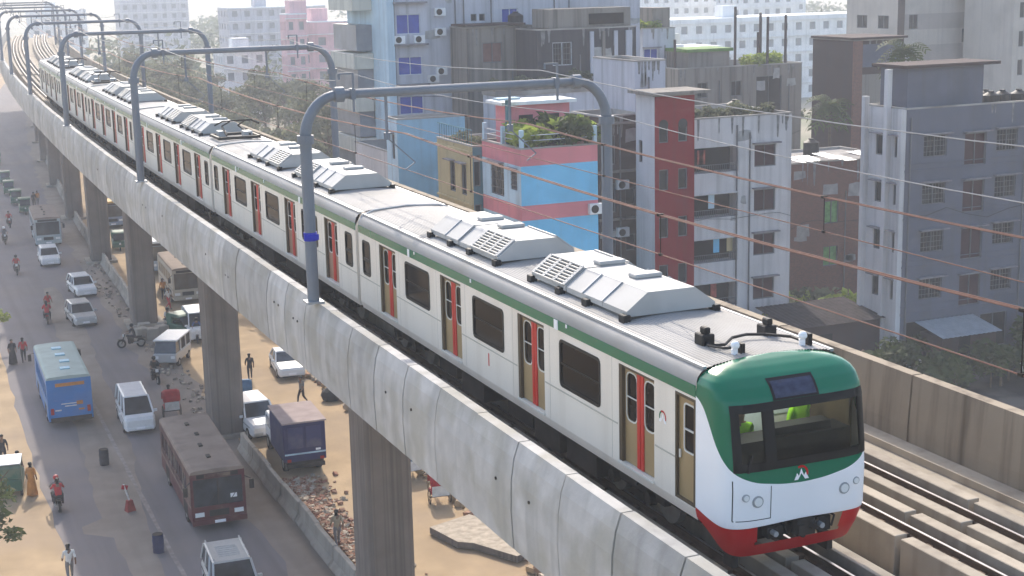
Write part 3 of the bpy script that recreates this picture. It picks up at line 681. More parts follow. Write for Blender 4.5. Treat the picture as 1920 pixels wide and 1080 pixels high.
# ------------------------------------------------------------------ buildings
def wallmat(name, col, dirt=(.12, .11, .10), amt=.5, **k):
    return mat(name, col, .9, .07, .35, streak=dirt, streak_amt=amt, bump=.12, bscale=6, blotch=tuple(c*.72 for c in col), blotch_amt=.5, blotch_scale=.35, **k)
Wm = dict(
 grey=wallmat("grey_lavender_plaster", (.135, .135, .165), amt=.3), white=wallmat("pale_grey_plaster", (.62, .59, .58), amt=.35), redp=wallmat("brick_red_paint", (.23, .014, .018), (.12, .03, .03), .35),
 ltb=wallmat("haze_paled_blue", (.30, .50, .62), (.2, .28, .33), .4), pink=wallmat("pink_paint", (.70, .24, .26), (.4, .2, .2), .3), blue=wallmat("sky_blue_paint", (.20, .56, .82), (.2, .33, .42), .3), pale=wallmat("pale_blue_paint", (.52, .66, .74), amt=.25), tan=wallmat("tan_plaster", (.52, .42, .23), (.25, .2, .12), .45),  # ltb is a blue paled to paint in the haze
 tall=wallmat("pale_stained_render", (.50, .50, .54), (.24, .24, .25), .6), cream=wallmat("cream_render", (.60, .58, .50), amt=.35), old=wallmat("old_tan_render", (.25, .22, .19), (.07, .06, .06), .8), dark=wallmat("black_stained_concrete", (.075, .066, .07), (.04, .04, .045), .8, ),
 brown=wallmat("brown_weathered_wall", (.075, .048, .043), (.06, .05, .05), .7), beige=wallmat("beige_render", (.46, .42, .38), (.28, .25, .24), .35), taupe=wallmat("taupe_render", (.36, .32, .30), (.24, .22, .21), .3), hazyw=wallmat("haze_paled_white", (.80, .80, .79), (.4, .4, .4), .35), pinkfar=wallmat("haze_paled_pink", (.74, .47, .48), amt=.2),  # hazyw and pinkfar are paled to put distance haze into the colour
 roofc=mat("roof_cement", (.36, .33, .30), .95, .25, .6, blotch=(.18, .16, .14), blotch_amt=.7), teal=wallmat("teal_paint", (.10, .22, .26), amt=.3))
def brickmat():
    m = bpy.data.materials.new("bare_brickwork"); m.use_nodes = True; n = m.node_tree.nodes; L = m.node_tree.links; b = n["Principled BSDF"]; b.inputs['Roughness'].default_value = .95
    g_ = n.new("ShaderNodeNewGeometry"); mp = n.new("ShaderNodeMapping"); mp.inputs['Rotation'].default_value = (radians(90), 0, 0)
    t = n.new("ShaderNodeTexBrick"); t.inputs['Scale'].default_value = 3.2; t.inputs['Color1'].default_value = (.27, .10, .065, 1); t.inputs['Color2'].default_value = (.18, .075, .05, 1); t.inputs['Mortar'].default_value = (.17, .14, .12, 1)
    L.new(g_.outputs['Position'], mp.inputs[0]); L.new(mp.outputs[0], t.inputs['Vector'])
    ns = n.new("ShaderNodeTexNoise"); ns.inputs['Scale'].default_value = .6; ns.inputs['Detail'].default_value = 8; L.new(g_.outputs['Position'], ns.inputs['Vector'])
    mx = n.new("ShaderNodeMix"); mx.data_type = 'RGBA'; mx.inputs[0].default_value = .25; L.new(t.outputs[0], mx.inputs[6]); mx.inputs[7].default_value = (.07, .055, .05, 1); L.new(mx.outputs[2], b.inputs['Base Color']); return m
Wm['brick'] = brickmat()
Gm = dict(std=mat("window_glass", (.022, .022, .026), .15, .5, 1.3, spec=.25), blue=mat("blue_window_glass", (.06, .09, .36), .15, .15, 2), green=mat("green_curtain", (.13, .30, .10), .6, .3, 4), dark=mat("dark_interior", (.018, .014, .014), .8, .4, 1.5), hazy=mat("haze_paled_glass", (.24, .25, .27), .3, .3, .6),  # hazy glass is lightened to imitate haze over far windows
          cloth=mat("laundry_cloth", (.40, .10, .08), .9, .6, 2.0), brown=mat("brown_board", (.20, .10, .085), .8, .2, 2), red=mat("maroon_shutter", (.06, .025, .028), .7, .2, 2))
frame_m = mat("window_frame_metal", (.16, .155, .16), .5, .1); frame_w = mat("pale_window_frame", (.55, .57, .60), .5, .1); shade_m = mat("sunshade_concrete", (.24, .22, .225), .9, .2, 2, streak=(.1, .09, .09), streak_amt=.5)
def win_mesh(w, h, fm, bars):
    def f():
        mb = MB(); T = lambda u, v, d: (u, d, v)
        mb.ring(rect(-w/2, w/2, 0, h), rect(-w/2+.06, w/2-.06, .06, h-.06), T, -.04, .05)
        for i in range(1, bars): x = -w/2+w*i/bars; mb.b2(x-.025, x+.025, -.03, .04, .06, h-.06)
        return mb.mesh("window", fm)
    return shared(('bw', round(w, 2), round(h, 2), fm.name, bars), f)
def pane_mesh(w, h, gm):
    return shared(('bp', round(w, 2), round(h, 2), gm.name), lambda: MB().b2(-w/2+.05, w/2-.05, .055, .07, .05, h-.05).mesh("pane", gm))
def shade_mesh(w): return shared(('sh', round(w, 2)), lambda: MB().b2(-w/2-.2, w/2+.2, -.5, -.165, .08, .16).mesh("sunshade", shade_m))
def grille_mesh(w, h):
    def f():
        mb = MB()
        for i in range(1, 7): x = -w/2+w*i/7; mb.b2(x-.012, x+.012, -.10, -.08, .02, h-.02)
        for z in (.25*h, .5*h, .75*h): mb.b2(-w/2, w/2, -.105, -.075, z-.012, z+.012)
        return mb.mesh("grille", frame_m)
    return shared(('gr', round(w, 2), round(h, 2)), f)
def balc_mesh(w, h):
    def f():
        mb = MB(); mb.b2(-w/2, w/2, -.04, .06, 0, .08)
        for i in range(int(w/.16)+1): x = -w/2+.02+(w-.04)*i/int(w/.16); mb.b2(x-.01, x+.01, -.01, .01, .08, .5)
        mb.b2(-w/2, w/2, -.02, .02, .5, .54); return mb.mesh("railing", frame_m)
    return shared(('bl', round(w, 2), round(h, 2)), f)
def building(label, x0, x1, y0, y1, h, wm, front=(), left=(), bands=None, par=.7, cat="building", name="apartment_building", group=None, roof=True, back=True):
    """openings: (u0, u1, z0, z1, kind) in local metres; kinds std blue dark bal ..."""
    w_, d_ = x1-x0, y1-y0
    t = thing(name, label, cat, (x0, y0, 0), 0, group)
    tf = lambda u, v, d: (u, d, v); tl = lambda u, v, d: (d, u, v)
    bands = bands or [(0, h, wm, wm)]
    for z0, z1, mf, ml in bands:
        mb = MB()
        for T, wid, ops in ((tf, w_, front), (tl, d_, left)):
            mb.cur = 0 if T is tf else 1
            hs = [(o, rect(*o[:4])) for o in ops if o[2] >= z0 and o[3] <= z1]
            mb.panel(rect(0, wid, z0, z1), [q for o, q in hs], T, 0)
            for o, q in hs:
                dp = 1.1 if o[4] == 'bal' else .17
                mb.add([T(p[0], p[1], 0) for p in q]+[T(p[0], p[1], dp) for p in q], [(i, (i+1) % 4, 4+(i+1) % 4, 4+i) for i in range(4)])
        mb.cur = 0
        mb.add([(w_, 0, z0), (w_, d_, z0), (w_, d_, z1), (w_, 0, z1), (0, d_, z0), (0, d_, z1)], [(0, 1, 2, 3), (1, 4, 5, 2)])
        mb.put("wall", [mf, ml], t, fix=False)
    if roof:
        mb = MB(); mb.b2(.01, w_-.01, .01, d_-.01, h-par-.2, h-par)
        e = .16
        mb.ring(rect(-.03, w_+.03, -.03, d_+.03), rect(e, w_-e, e, d_-e), lambda u, v, d: (u, v, d), h+.001, h+.10)
        mb.add([(e, e, h-par), (w_-e, e, h-par), (w_-e, d_-e, h-par), (e, d_-e, h-par), (e, e, h), (w_-e, e, h), (w_-e, d_-e, h), (e, d_-e, h)], [(0, 1, 5, 4), (1, 2, 6, 5), (2, 3, 7, 6), (3, 0, 4, 7)])
        mb.put("roof", Wm['roofc'], t)
    for ops, rot, T in ((front, 0, tf), (left, -pi/2, tl)):
        for o in ops:
            u0, u1, z0, z1, k = o[:5]; ww, hh = u1-u0, z1-z0; uc = (u0+u1)/2
            if k == 'bal':
                b = place("balcony", balc_mesh(ww, hh), t, T(uc, z0, .06), (0, 0, rot))
                place("back_wall", shared(('bk', round(ww, 2), round(hh, 2)), lambda: MB().b2(-ww/2, ww/2, 1.0, 1.03, 0, hh).mesh("back_wall", Gm['dark'])), b)
                rr = random.Random(int(uc*100+z0*37))
                for q in range(rr.randint(0, 2)):
                    xx = rr.uniform(-ww/2+.4, ww/2-.4); MB().b2(xx-.22, xx+.22, .2, .24, hh*.35, hh*.9).put("laundry", rr.choice((Gm['cloth'], Wm['pale'], Wm['tan'], Wm['blue'])), b)
                continue
            fm = frame_w if k in ('blue', 'pale') else frame_m
            gm = Gm.get(k, Gm['std']); bars = 2 if ww > 1.0 else 1
            f = place("window", win_mesh(ww, hh, fm, bars), t, T(uc, z0, .10), (0, 0, rot))
            place("pane", pane_mesh(ww, hh, gm), f)
            if len(o) > 5 and 's' in o[5]: place("sunshade", shade_mesh(ww), f, (0, 0, hh))
            if len(o) > 5 and 'g' in o[5]: place("grille", grille_mesh(ww, hh), f)
    return t
def ac_mesh():
    mb = MB(); mb.b2(-.42, .42, -.3, 0, 0, .6); mb.cur = 1; mb.cyl((-.1, -.302, .3), (-.1, -.315, .3), .24, .24, 14); return mb.mesh("air_conditioner", [Wm['hazyw'], Mt['under']])
def wall_ac(t, x, z, y=-.001, rz=0): place("air_conditioner", shared('wac', ac_mesh), t, (x, y-.02, z), (0, 0, rz))
def pipe(t, x, z0, z1, y=-.07, m=None): MB().cyl((x, y, z0), (x, y, z1), .055, .055, 7).put("drainpipe", m or frame_m, t)
def ledge(t, x0, x1, z, dep=.25, th=.1, m=None): MB().b2(x0, x1, -dep, -.002, z, z+th).put("ledge", m or shade_m, t)

# grey-lavender block on the right
rows = [12.96, 9.95, 6.9, 3.85]
fr = []
for z in rows: fr += [(1.38, 3.17, z, z+1.35, 'std', 'sg'), (4.57, 6.28, z-.75, z+1.3, 'red', 's'), (7.1, 8.8, z, z+1.4, 'std', 'sg'), (10.2, 11.6, z, z+1.35, 'std', 'sg')]
fr += [(.5, 5.6, .1, 2.5, 'dark'), (6.4, 8.6, .1, 2.4, 'dark')]
lf_ = []
for z in rows: lf_ += [(.5, 1.1, z, z+1.3, 'std', 's'), (2.2, 3.0, z, z+1.3, 'std', 's')]
b = building("grey lavender apartment block on the right with rows of shaded windows", 44.4, 57.5, 46, 50.0, 16.0, Wm['grey'], fr, lf_, bands=[(0, 16.0, Wm['grey'], Wm['white'])])  # left wall painted pale so that it looks sunlit
for z in (3.0, 6.05, 9.1, 12.15): ledge(b, -.05, 13.1, z, .06, .08, Wm['grey'])
for z in (6.45, 9.5, 12.55, 3.5): ledge(b, -.04, 13.1, z, .045, .05, Wm['grey'])
for y, hh in ((.02, 16.0), (1.5, 18.4), (3.75, 16.6)): MB().b2(-.34, -.003, y, y+.35, 0, hh).put("pilaster", Wm['white'], b)  # pilasters share the left wall's painted sunlit tone
for x in (.35, 9.4): pipe(b, x, 1, 15.5)
b2_ = MB(); b2_.b2(.7, 6.6, .9, 3.6, 15.3, 18.45); b2_.put("stair_head", Wm['grey'], b)
MB().b2(.2, 7.6, .5, 3.9, 18.46, 18.66).put("stair_head_slab", Wm['brown'], b)
for i, (x, y) in enumerate(((52.6, 48.0), (53.8, 48.3), (55.0, 48.1), (53.2, 49.2))):
    k = MB(); k.cyl((0, 0, 0), (0, 0, 1.05), .55, .55, 16).cyl((0, 0, 1.05), (0, 0, 1.25), .55, .2, 16); k.cyl((0, 0, 1.25), (0, 0, 1.33), .2, .2, 12)
    k.put("water_tank", Mt['black'], None, (x, y, 15.3), label="black plastic water tank on the roof of the grey lavender block", category="water tank", group="black water tanks on the grey block")
# white block and its red stair tower
fr = []
for z in (12.2, 9.25, 6.3, 3.3): fr += [(.05, 3.33, z-.35, z+1.3, 'bal'), (4.55, 6.2, z-.2, z+1.25, 'red', 's')]
b = building("white apartment block with stacked recessed balconies next to the red stair tower", 34.0, 41.4, 54, 62, 15.35, Wm['white'], fr, [])
for z in (10.6, 7.65, 4.7): ledge(b, 0, 3.4, z-.15, .12, .1, Wm['white'])
fr = [(.3, .95, 14.35, 15.45, 'std'), (1.65, 2.3, 14.35, 15.45, 'std')]
for z in (11.4, 8.4, 5.4, 2.4): fr += [(.3, .95, z, z+1.3, 'std'), (1.65, 2.3, z, z+1.3, 'std')]
b = building("tall narrow red stair tower with two columns of slit windows", 29.8, 32.6, 51.5, 53.95, 17.2, Wm['redp'], fr, [(1.6, 2.1, 13, 14.4, 'std')], bands=[(0, 17.2, Wm['redp'], Wm['white'])], par=.1, cat="stair tower", name="stair_tower")
MB().b2(-.5, 3.7, -.5, 2.6, 17.31, 17.5).put("roof_slab", Wm['old'], b)
for x in (.625, 1.975):
    mb = MB(); mb.cyl((x, -.005, 15.452), (x, .1, 15.452), .33, .33, 16); mb.put("arch_head", Gm['std'], b)
# brick building
b = building("bare brick building with green curtained windows under a scrappy tin roof", 46.8, 56, 62, 69, 10.7, Wm['brick'], [(2.95, 4.2, 6.1, 7.8, 'green'), (2.9, 4.2, 2.9, 4.4, 'green')], [], par=.1)
rr = random.Random(11)
for i in range(9):
    mb = MB(); n = 14
    mb.loft([[(-.5+1.0*k/n, y, .03*sin(k*1.9)) for k in range(n+1)] for y in (0, 2.4)], closed=False, caps=False)
    o = mb.put("tin_sheet", Mt['steel'] if i % 3 else Wm['roofc'], b, (.2+.95*i, rr.uniform(-.5, .1), 10.75+rr.uniform(0, .15)), rr.uniform(-.12, .12), fix=False)
    o.rotation_euler.x = rr.uniform(.02, .1)
# pink and blue house with a roof garden
pk = [(14.05, 15.0, Wm['pink'], Wm['pink']), (11.79, 14.05, Wm['blue'], Wm['pale']), (10.93, 11.79, Wm['pink'], Wm['pink']), (8.2, 10.93, Wm['blue'], Wm['pale']), (7.3, 8.2, Wm['pink'], Wm['pink']), (0, 7.3, Wm['blue'], Wm['pale'])]  # left walls painted a paler blue, as the better lit side
b = building("sky blue house with pink bands and a leafy roof garden", 19.3, 24.15, 48, 53.8, 15.0, Wm['blue'], [], [(.55, 1.5, 12.6, 13.75, 'std', 'sg'), (2.5, 4.5, 12.0, 13.9, 'std', 'sg'), (.55, 1.5, 8.9, 10.2, 'std', 's'), (2.5, 4.5, 8.5, 10.2, 'std', 's')], bands=pk, par=.5)
for x, y in ((.12, .12), (4.72, .12), (.12, 2.8), (.12, 5.6)): MB().b2(x-.11, x+.11, y-.11, y+.11, 15.1, 16.1).put("roof_post", Wm['pale'], b)
mb = MB()
for z in (15.45, 15.75): mb.b2(.25, 4.6, .1, .14, z, z+.04); mb.b2(.1, .14, .25, 5.5, z, z+.04)
mb.put("railing", frame_w, b)
MB().b2(.9, 4.8, 3.6, 5.7, 14.5, 17.2).put("roof_room", Wm['pink'], b); MB().b2(.3, 5.1, 3.2, 5.8, 17.22, 17.42).put("roof_room_slab", Wm['hazyw'], b)
for x in (1.5, 3.2): MB().b2(x, x+.9, 3.57, 3.6, 15.2, 16.6).put("roof_room_window", Gm['dark'], b)
MB().b2(-.2, 1.2, 2.6, 3.4, 17.6, 17.72).put("canopy_sheet", Wm['pale'], b); MB().b2(.4, .55, 2.9, 3.05, 14.5, 17.6).put("canopy_post", Wm['teal'], b)
wall_ac(b, 4.6, 11.0)
MB().b2(0, .7, 0, .5, 0, .5).put("crate", mat("orange_crate", (.50, .28, .08), .7, .1), None, (22.4, 48.6, 14.9), label="orange tub on the front edge of the pink and blue roof", category="tub")
# tan house
b = building("tan house with tall shuttered windows between the light blue and pink houses", 18.8, 24, 54.1, 60.2, 14.6, Wm['tan'], [(.05, .5, z, z+1.9, 'std') for z in (3.2, 6.2, 9.2, 12.2)], [(1.1, 2.0, 11.5, 13.4, 'std', 's'), (3.0, 4.0, 11.5, 13.4, 'std', 's'), (1.1, 2.0, 8.4, 10.0, 'std', 's'), (3.0, 4.0, 8.4, 10.0, 'std', 's')], bands=[(0, 14.6, Wm['teal'], Wm['tan'])])
for z in (11.0, 14.2): MB().b2(-.12, -.003, 0, 6.1, z, z+.12).put("string_course", Wm['tan'], b)
mb = MB()
for i in range(14): mb.b2(.02, .05, .2+.42*i, .24+.42*i, 14.7, 15.6)
mb.b2(.01, .06, .1, 6.0, 15.58, 15.63); mb.put("railing", Wm['teal'], b)
# light blue house and its lower neighbour
b = building("light blue house with a pale side wall, behind the tan house", 18.1, 23, 66, 68.3, 15.3, Wm['ltb'], [], [(.6, 1.2, 12.6, 14.3, 'std', 's'), (.5, 1.3, 9.3, 10.8, 'std', 's'), (.5, 1.3, 6.3, 7.8, 'std', 's')], bands=[(0, 15.3, Wm['ltb'], Wm['pale'])])  # side wall painted paler to look more brightly lit than the front
b = building("low pale house with small windows stepping down behind the train's roof", 18.2, 24, 68.4, 76, 12.9, Wm['white'], [], [(1.0, 1.8, 9.0, 10.4, 'std', 's'), (3.0, 3.8, 9.0, 10.4, 'std', 's'), (5.2, 6.0, 8.6, 10, 'std', 's')])
# tall pale block with blue windows
fr = [(.8, 2.75, 20.4, 21.9, 'blue', ''), (.85, 2.8, 17.3, 18.7, 'blue', ''), (.85, 2.8, 14.3, 15.7, 'blue', ''), (6.9, 7.4, 21.2, 21.75, 'std'), (7.6, 8.1, 21.2, 21.75, 'std'), (9.5, 10.9, 20.6, 22.1, 'blue', '')]
b = building("tall pale stained apartment block with blue windows and wall mounted air conditioners", 22.3, 44, 80, 90, 26.5, Wm['tall'], fr, [], bands=[(0, 26.5, Wm['tall'], Wm['pale'])])
MB().b2(-.02, .55, -.25, -.003, 0, 26).put("pilaster", Wm['pale'], b)
for z in (19.55, 16.5, 22.7): ledge(b, .5, 3.2, z, .5, .13)
for x, z in ((.95, 19.7), (2.55, 19.7), (4.3, 21.7), (4.3, 20.2), (4.3, 17.2), (4.3, 23.2), (3.6, 16.65)): wall_ac(b, x, z)
for x in (.62, 5.6, 6.3, 8.6): pipe(b, x, 6, 25)
for z0 in (22.3, 18.9, 15.6, 12.3):
    MB().b2(-1.6, -.02, 3.4, 9.8, z0-1.2 if z0 < 22 else z0-.1, z0 if z0 < 22 else z0+1.6).put("balcony_front", Wm['cream'], b)
    MB().b2(-1.3, -.02, 3.6, 9.7, z0-3.2, z0-1.21).put("balcony_recess", Gm['hazy'], b)
# weathered unfinished blocks in front of it
b = building("old tan house with a bricked up doorway in front of the tall pale block", 27.3, 32.9, 76, 79.6, 20.8, Wm['old'], [(1.2, 2.8, 18.2, 19.7, 'brown')], [], par=.3)
MB().b2(-.3, 4.6, -.4, 2.6, 20.95, 21.1).put("roof_slab", Wm['brown'], b)
MB().b2(4.6, 5.58, -.6, -.01, 16, 20.3).put("brick_panel", Wm['brick'], b)
b = building("black stained concrete block with a barred pale window and a grey tank room on top", 31.2, 39.4, 72, 75.9, 20.6, Wm['dark'], [(1.25, 2.85, 18.0, 19.7, 'pale', 'g')], [], par=.2)
MB().b2(1.2, 8.0, .5, 3.5, 20.72, 22.1).put("tank_room", Wm['old'], b); MB().b2(4.5, 7.4, .45, .5, 20.9, 21.7).put("louvre", Gm['dark'], b)
for x, ww in ((4.3, .3), (5.3, .25), (6.3, .3), (7.3, .5)): MB().b2(x, x+ww, -.14, -.003, 8, 20.4).put("concrete_column", Wm['tall'] if ww > .26 else Wm['old'], b)
MB().b2(-4.5, 3.6, -2.6, -.02, 16.2, 16.5).put("terrace_slab", Wm['roofc'], b); MB().b2(-4.5, 3.6, -2.6, -2.45, 16.51, 17.1).put("terrace_wall", Wm['old'], b)
MB().b2(-4.4, 3.5, -2.5, -.05, 0, 16.19).put("lower_wall", Wm['tall'], b)
b = building("narrow dark brown house squeezed between the pink and blue house and the red tower", 28.2, 31.3, 56, 60, 15.7, Wm['brown'], [(.5, 1.2, z, z+1.9, 'dark') for z in (12.6, 9.5, 6.5, 3.5)]+[(1.9, 2.6, z+.4, z+1.5, 'std') for z in (9.5, 6.5)], [], par=.3)
for z in (15.2, 12.1, 9.0): ledge(b, -.1, 3.2, z, .3, .14, Wm['old'])
wall_ac(b, 1.6, 11.0); wall_ac(b, 1.6, 7.9); pipe(b, 1.5, 2, 15); pipe(b, 2.85, 2, 15)
b = building("slim pale house wall with a drainpipe just left of the red tower", 31.35, 33.6, 57, 63, 19.0, Wm['tall'], [(.25, .75, z, z+1.2, 'std') for z in (14.2, 11.2, 8.2, 5.2)], [], par=.3); pipe(b, 1.0, 2, 18)
# middle distance
b = building("pale grey house with one bright blue window behind the black stained block", 52.3, 55.7, 95, 103, 19.4, Wm['tall'], [(.1, 1.6, 16.3, 17.6, 'blue', 's')], [])
MB().b2(1.6, 3.4, 1, 5, 19.5, 21.3).put("stair_head", Wm['old'], b)
fr = [(2.0, 3.1, 13.2, 14.6, 'std', ''), (5.6, 6.7, 13.2, 14.6, 'std', ''), (8.3, 11.1, 11.5, 14.9, 'dark')]
b = building("long low grey house with a green rooftop canopy and bare columns sticking up", 53.2, 66.5, 90, 98, 15.9, Wm['old'], fr, [])
MB().b2(1.6, 6.0, 1, 5, 15.3, 17.3).put("canopy_room", Wm['old'], b); MB().b2(1.4, 6.3, .8, 5.2, 17.32, 17.6).put("canopy", mat("green_canopy", (.12, .22, .05), .8, .25, 1.5), b)
for x, y, z in ((6.6, 1, 21.3), (9.2, 1.2, 18.9), (10.0, .8, 20.3), (10.6, 3, 20.6), (12.1, 1, 20.4), (.8, 2, 18.5), (11.9, 5, 20)): MB().b2(x-.09, x+.09, y-.09, y+.09, 15.2, z).put("bare_column", Wm['brown'], b)
b = building("brown half finished brick building with grey infill panels left of the beige block", 61.5, 66.4, 75, 81, 18.6, Wm['brown'], [], [(1, 2, 12, 13.5, 'dark')], par=.2)
for z0, z1, m_ in ((16.4, 18.3, Wm['grey']), (13.2, 15.8, Wm['old'])): MB().b2(.8, 4.7, -.06, -.004, z0, z1).put("infill_panel", m_, b)
MB().b2(-.15, .7, -.2, -.004, 0, 18.6).put("brick_pier", Wm['brick'], b); MB().b2(-.3, 5.2, -.3, 5.9, 18.72, 18.9).put("roof_slab", Wm['brown'], b)
bb = []; zz = 0; k = 0
while zz < 28: bb.append((zz, min(28, zz+1.75), Wm['beige'] if k % 2 else Wm['taupe'], Wm['beige'])); zz += 1.75; k += 1
b = building("beige block with taupe bands filling the top right background", 93, 111, 110, 120, 28, Wm['beige'], [(1.3, 2.5, 17.55, 19.2, 'std'), (8.8, 11.2, 15.8, 17.4, 'std'), (13.0, 14.6, 15.8, 17.4, 'hazy'), (1.0, 2.2, 14.05, 15.7, 'hazy'), (11.6, 12.8, 12.3, 13.9, 'hazy'), (15.2, 15.9, 12.4, 13.2, 'dark'), (16.5, 17.2, 12.4, 13.2, 'dark'), (16.8, 17.5, 17.6, 18.5, 'dark')], [(2, 4, 17.6, 19.1, 'std'), (6, 8, 17.6, 19.1, 'std')], bands=bb)
MB().b2(-.3, .4, -.35, -.003, 0, 28).put("red_brick_pilaster", Wm['brown'], b); ledge(b, 7.5, 18.2, 20.9, .9, .3, Wm['hazyw'])
b = building("second beige block with a column of narrow windows at the right edge", 100.4, 108, 100, 108, 28, Wm['beige'], [(.8, 1.5, z, z+1.7, 'std') for z in (9.5, 12.6, 15.7, 18.8, 21.9)], [])
# weathering fixed to the nearer facades: plaster patches, damp stains under sills, pipes and cables
def weather(name, n, mats, seed):
    t = next(o for o in bpy.data.objects if o.get('label', '').startswith(name)); rr = random.Random(seed)
    wl = [c for c in t.children if c.name.startswith('wall')]; w_ = max(v.co.x for c in wl for v in c.data.vertices); h = max(v.co.z for c in wl for v in c.data.vertices)
    ops = [(c.location.x, c.location.z) for c in t.children if c.name.startswith(('window', 'balcony'))]
    for i in range(n):
        x, z, a, b = rr.uniform(.3, w_-.3), rr.uniform(3, h-1), rr.uniform(.2, .8), rr.uniform(.3, 1.0)
        if not any(abs(x-q[0]) < a+1.0 and -b-.2 < q[1]+.6-z < b+1.4 for q in ops):      # squarish cement repairs
            x0, x1 = max(.02, x-a), min(w_-.02, x+a)
            pts = [(x0, z+rr.uniform(-.1, .1)), (x0*.5+x1*.5, z+rr.uniform(-.12, .05)), (x1, z+rr.uniform(-.1, .1)), (x1+rr.uniform(-.1, 0), z+b), (x0*.4+x1*.6, z+b+rr.uniform(-.1, .12)), (x0+rr.uniform(0, .12), z+b)]
            MB().prism(pts, 'y', -.008, -.001).put("plaster_patch", mats[0], t)
        x, a, b = rr.uniform(.3, w_-.3), rr.uniform(.05, .14), rr.uniform(.3, 1.8)            # mould running down from the parapet
        if not any(abs(x-q[0]) < a+1.0 and q[1]+1.6 > h-b for q in ops):
            pts = [(x-a, h), (x-a*rr.uniform(.5, 1), h-b*.5), (x-a*.6, h-b*.9), (x-a*.2, h-b), (x+a*.3, h-b*.97), (x+a*.6, h-b*.8), (x+a*rr.uniform(.5, 1.1), h-b*.4), (x+a*1.1, h)]
            MB().prism(pts, 'y', -.008, -.001).put("mould_stain", mats[1], t)
    for i in range(3):
        x = rr.uniform(.3, w_-.3)
        if all(abs(x-q[0]) > 1.05 for q in ops): pipe(t, x, 1.0, h-rr.uniform(.3, 4))
    pts = [(w_*i/8, -.05-.02*(i % 2), h*rr.uniform(.55, .6)+.1*sin(i)) for i in range(9)]
    MB().tube(pts, .018, 4).put("cable", Mt['black'], t)
PT = [mat("cement_patch", (.33, .32, .31), .95, .25, 2), mat("mould", (.21, .20, .19), .95, .4, 3)]
for nm, n_, sd_ in (("white apartment block", 9, 1), ("tall pale stained", 22, 2), ("black stained", 12, 3), ("old tan", 10, 4), ("bare brick", 12, 5), ("long low grey", 16, 6), ("narrow dark brown", 8, 7), ("slim pale", 8, 8), ("brown half", 8, 9), ("pale grey house with one", 6, 10), ("grey lavender", 5, 11)): weather(nm, n_, (PT[0], PT[1]) if nm != 'grey lavender' else (Wm['grey'], PT[1]), sd_)
# far hazy blocks: wall with real openings, glass behind them
def far_block(label, x0, x1, y0, d, h, wm, group, nx=None, fl=3.0):
    t = thing("far_building", label, "building", (x0, y0, 0), 0, group); w_ = x1-x0; nx = nx or max(3, int(w_/3.0)); nf = int(h/fl)
    hs = [rect(w_*(i+.28)/nx, w_*(i+.72)/nx, fl*j+1.0, fl*j+2.4) for i in range(nx) for j in range(nf)]
    hl = [rect(d*(i+.3)/4, d*(i+.7)/4, fl*j+1.0, fl*j+2.4) for i in range(4) for j in range(nf)]
    mb = MB(); mb.panel(rect(0, w_, 0, h), hs, lambda u, v, q: (u, q, v), .25); mb.panel(rect(0, d, 0, h), hl, lambda u, v, q: (q, u, v), .25)
    mb.add([(w_, 0, 0), (w_, d, 0), (w_, d, h), (w_, 0, h), (0, d, 0), (0, d, h)], [(0, 1, 2, 3), (1, 4, 5, 2)]); mb.put("wall", wm, t, fix=False)
    MB().b2(.0, w_, 0, d, h+.002, h+.2).put("roof", Wm['hazyw'], t)
    MB().b2(w_*.3, w_*.3+3, d*.3, d*.3+3, h+.21, h+2.4).put("stair_head", wm, t)
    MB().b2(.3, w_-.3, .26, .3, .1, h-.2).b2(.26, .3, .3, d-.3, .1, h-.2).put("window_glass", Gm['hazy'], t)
    for j in range(1, nf+1): MB().b2(-.1, w_+.1, -.3, -.004, fl*j-.12, fl*j).put("floor_ledge", Wm['hazyw'], t)
    return t
FG = "hazy far buildings"
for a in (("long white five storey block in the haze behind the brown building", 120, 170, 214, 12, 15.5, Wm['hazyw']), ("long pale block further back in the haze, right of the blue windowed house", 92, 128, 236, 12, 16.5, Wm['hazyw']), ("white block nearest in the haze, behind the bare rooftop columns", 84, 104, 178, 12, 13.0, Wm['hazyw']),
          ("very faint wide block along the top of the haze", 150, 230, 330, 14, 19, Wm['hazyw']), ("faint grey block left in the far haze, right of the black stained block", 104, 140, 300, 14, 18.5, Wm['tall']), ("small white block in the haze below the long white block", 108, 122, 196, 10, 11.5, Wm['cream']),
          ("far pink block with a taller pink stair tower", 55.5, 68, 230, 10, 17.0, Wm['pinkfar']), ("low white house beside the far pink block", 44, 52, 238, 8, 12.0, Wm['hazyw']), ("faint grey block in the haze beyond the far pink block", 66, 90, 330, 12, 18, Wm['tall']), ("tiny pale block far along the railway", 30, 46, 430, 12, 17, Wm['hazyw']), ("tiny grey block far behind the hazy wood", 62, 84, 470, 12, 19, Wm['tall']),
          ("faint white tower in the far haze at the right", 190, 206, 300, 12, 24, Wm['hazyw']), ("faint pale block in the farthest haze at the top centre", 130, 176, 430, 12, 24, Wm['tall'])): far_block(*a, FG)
o = far_block("tall pink stair tower standing in front of the far pink block", 52.7, 56.4, 226, 4, 18.6, Wm['pinkfar'], FG, 2)

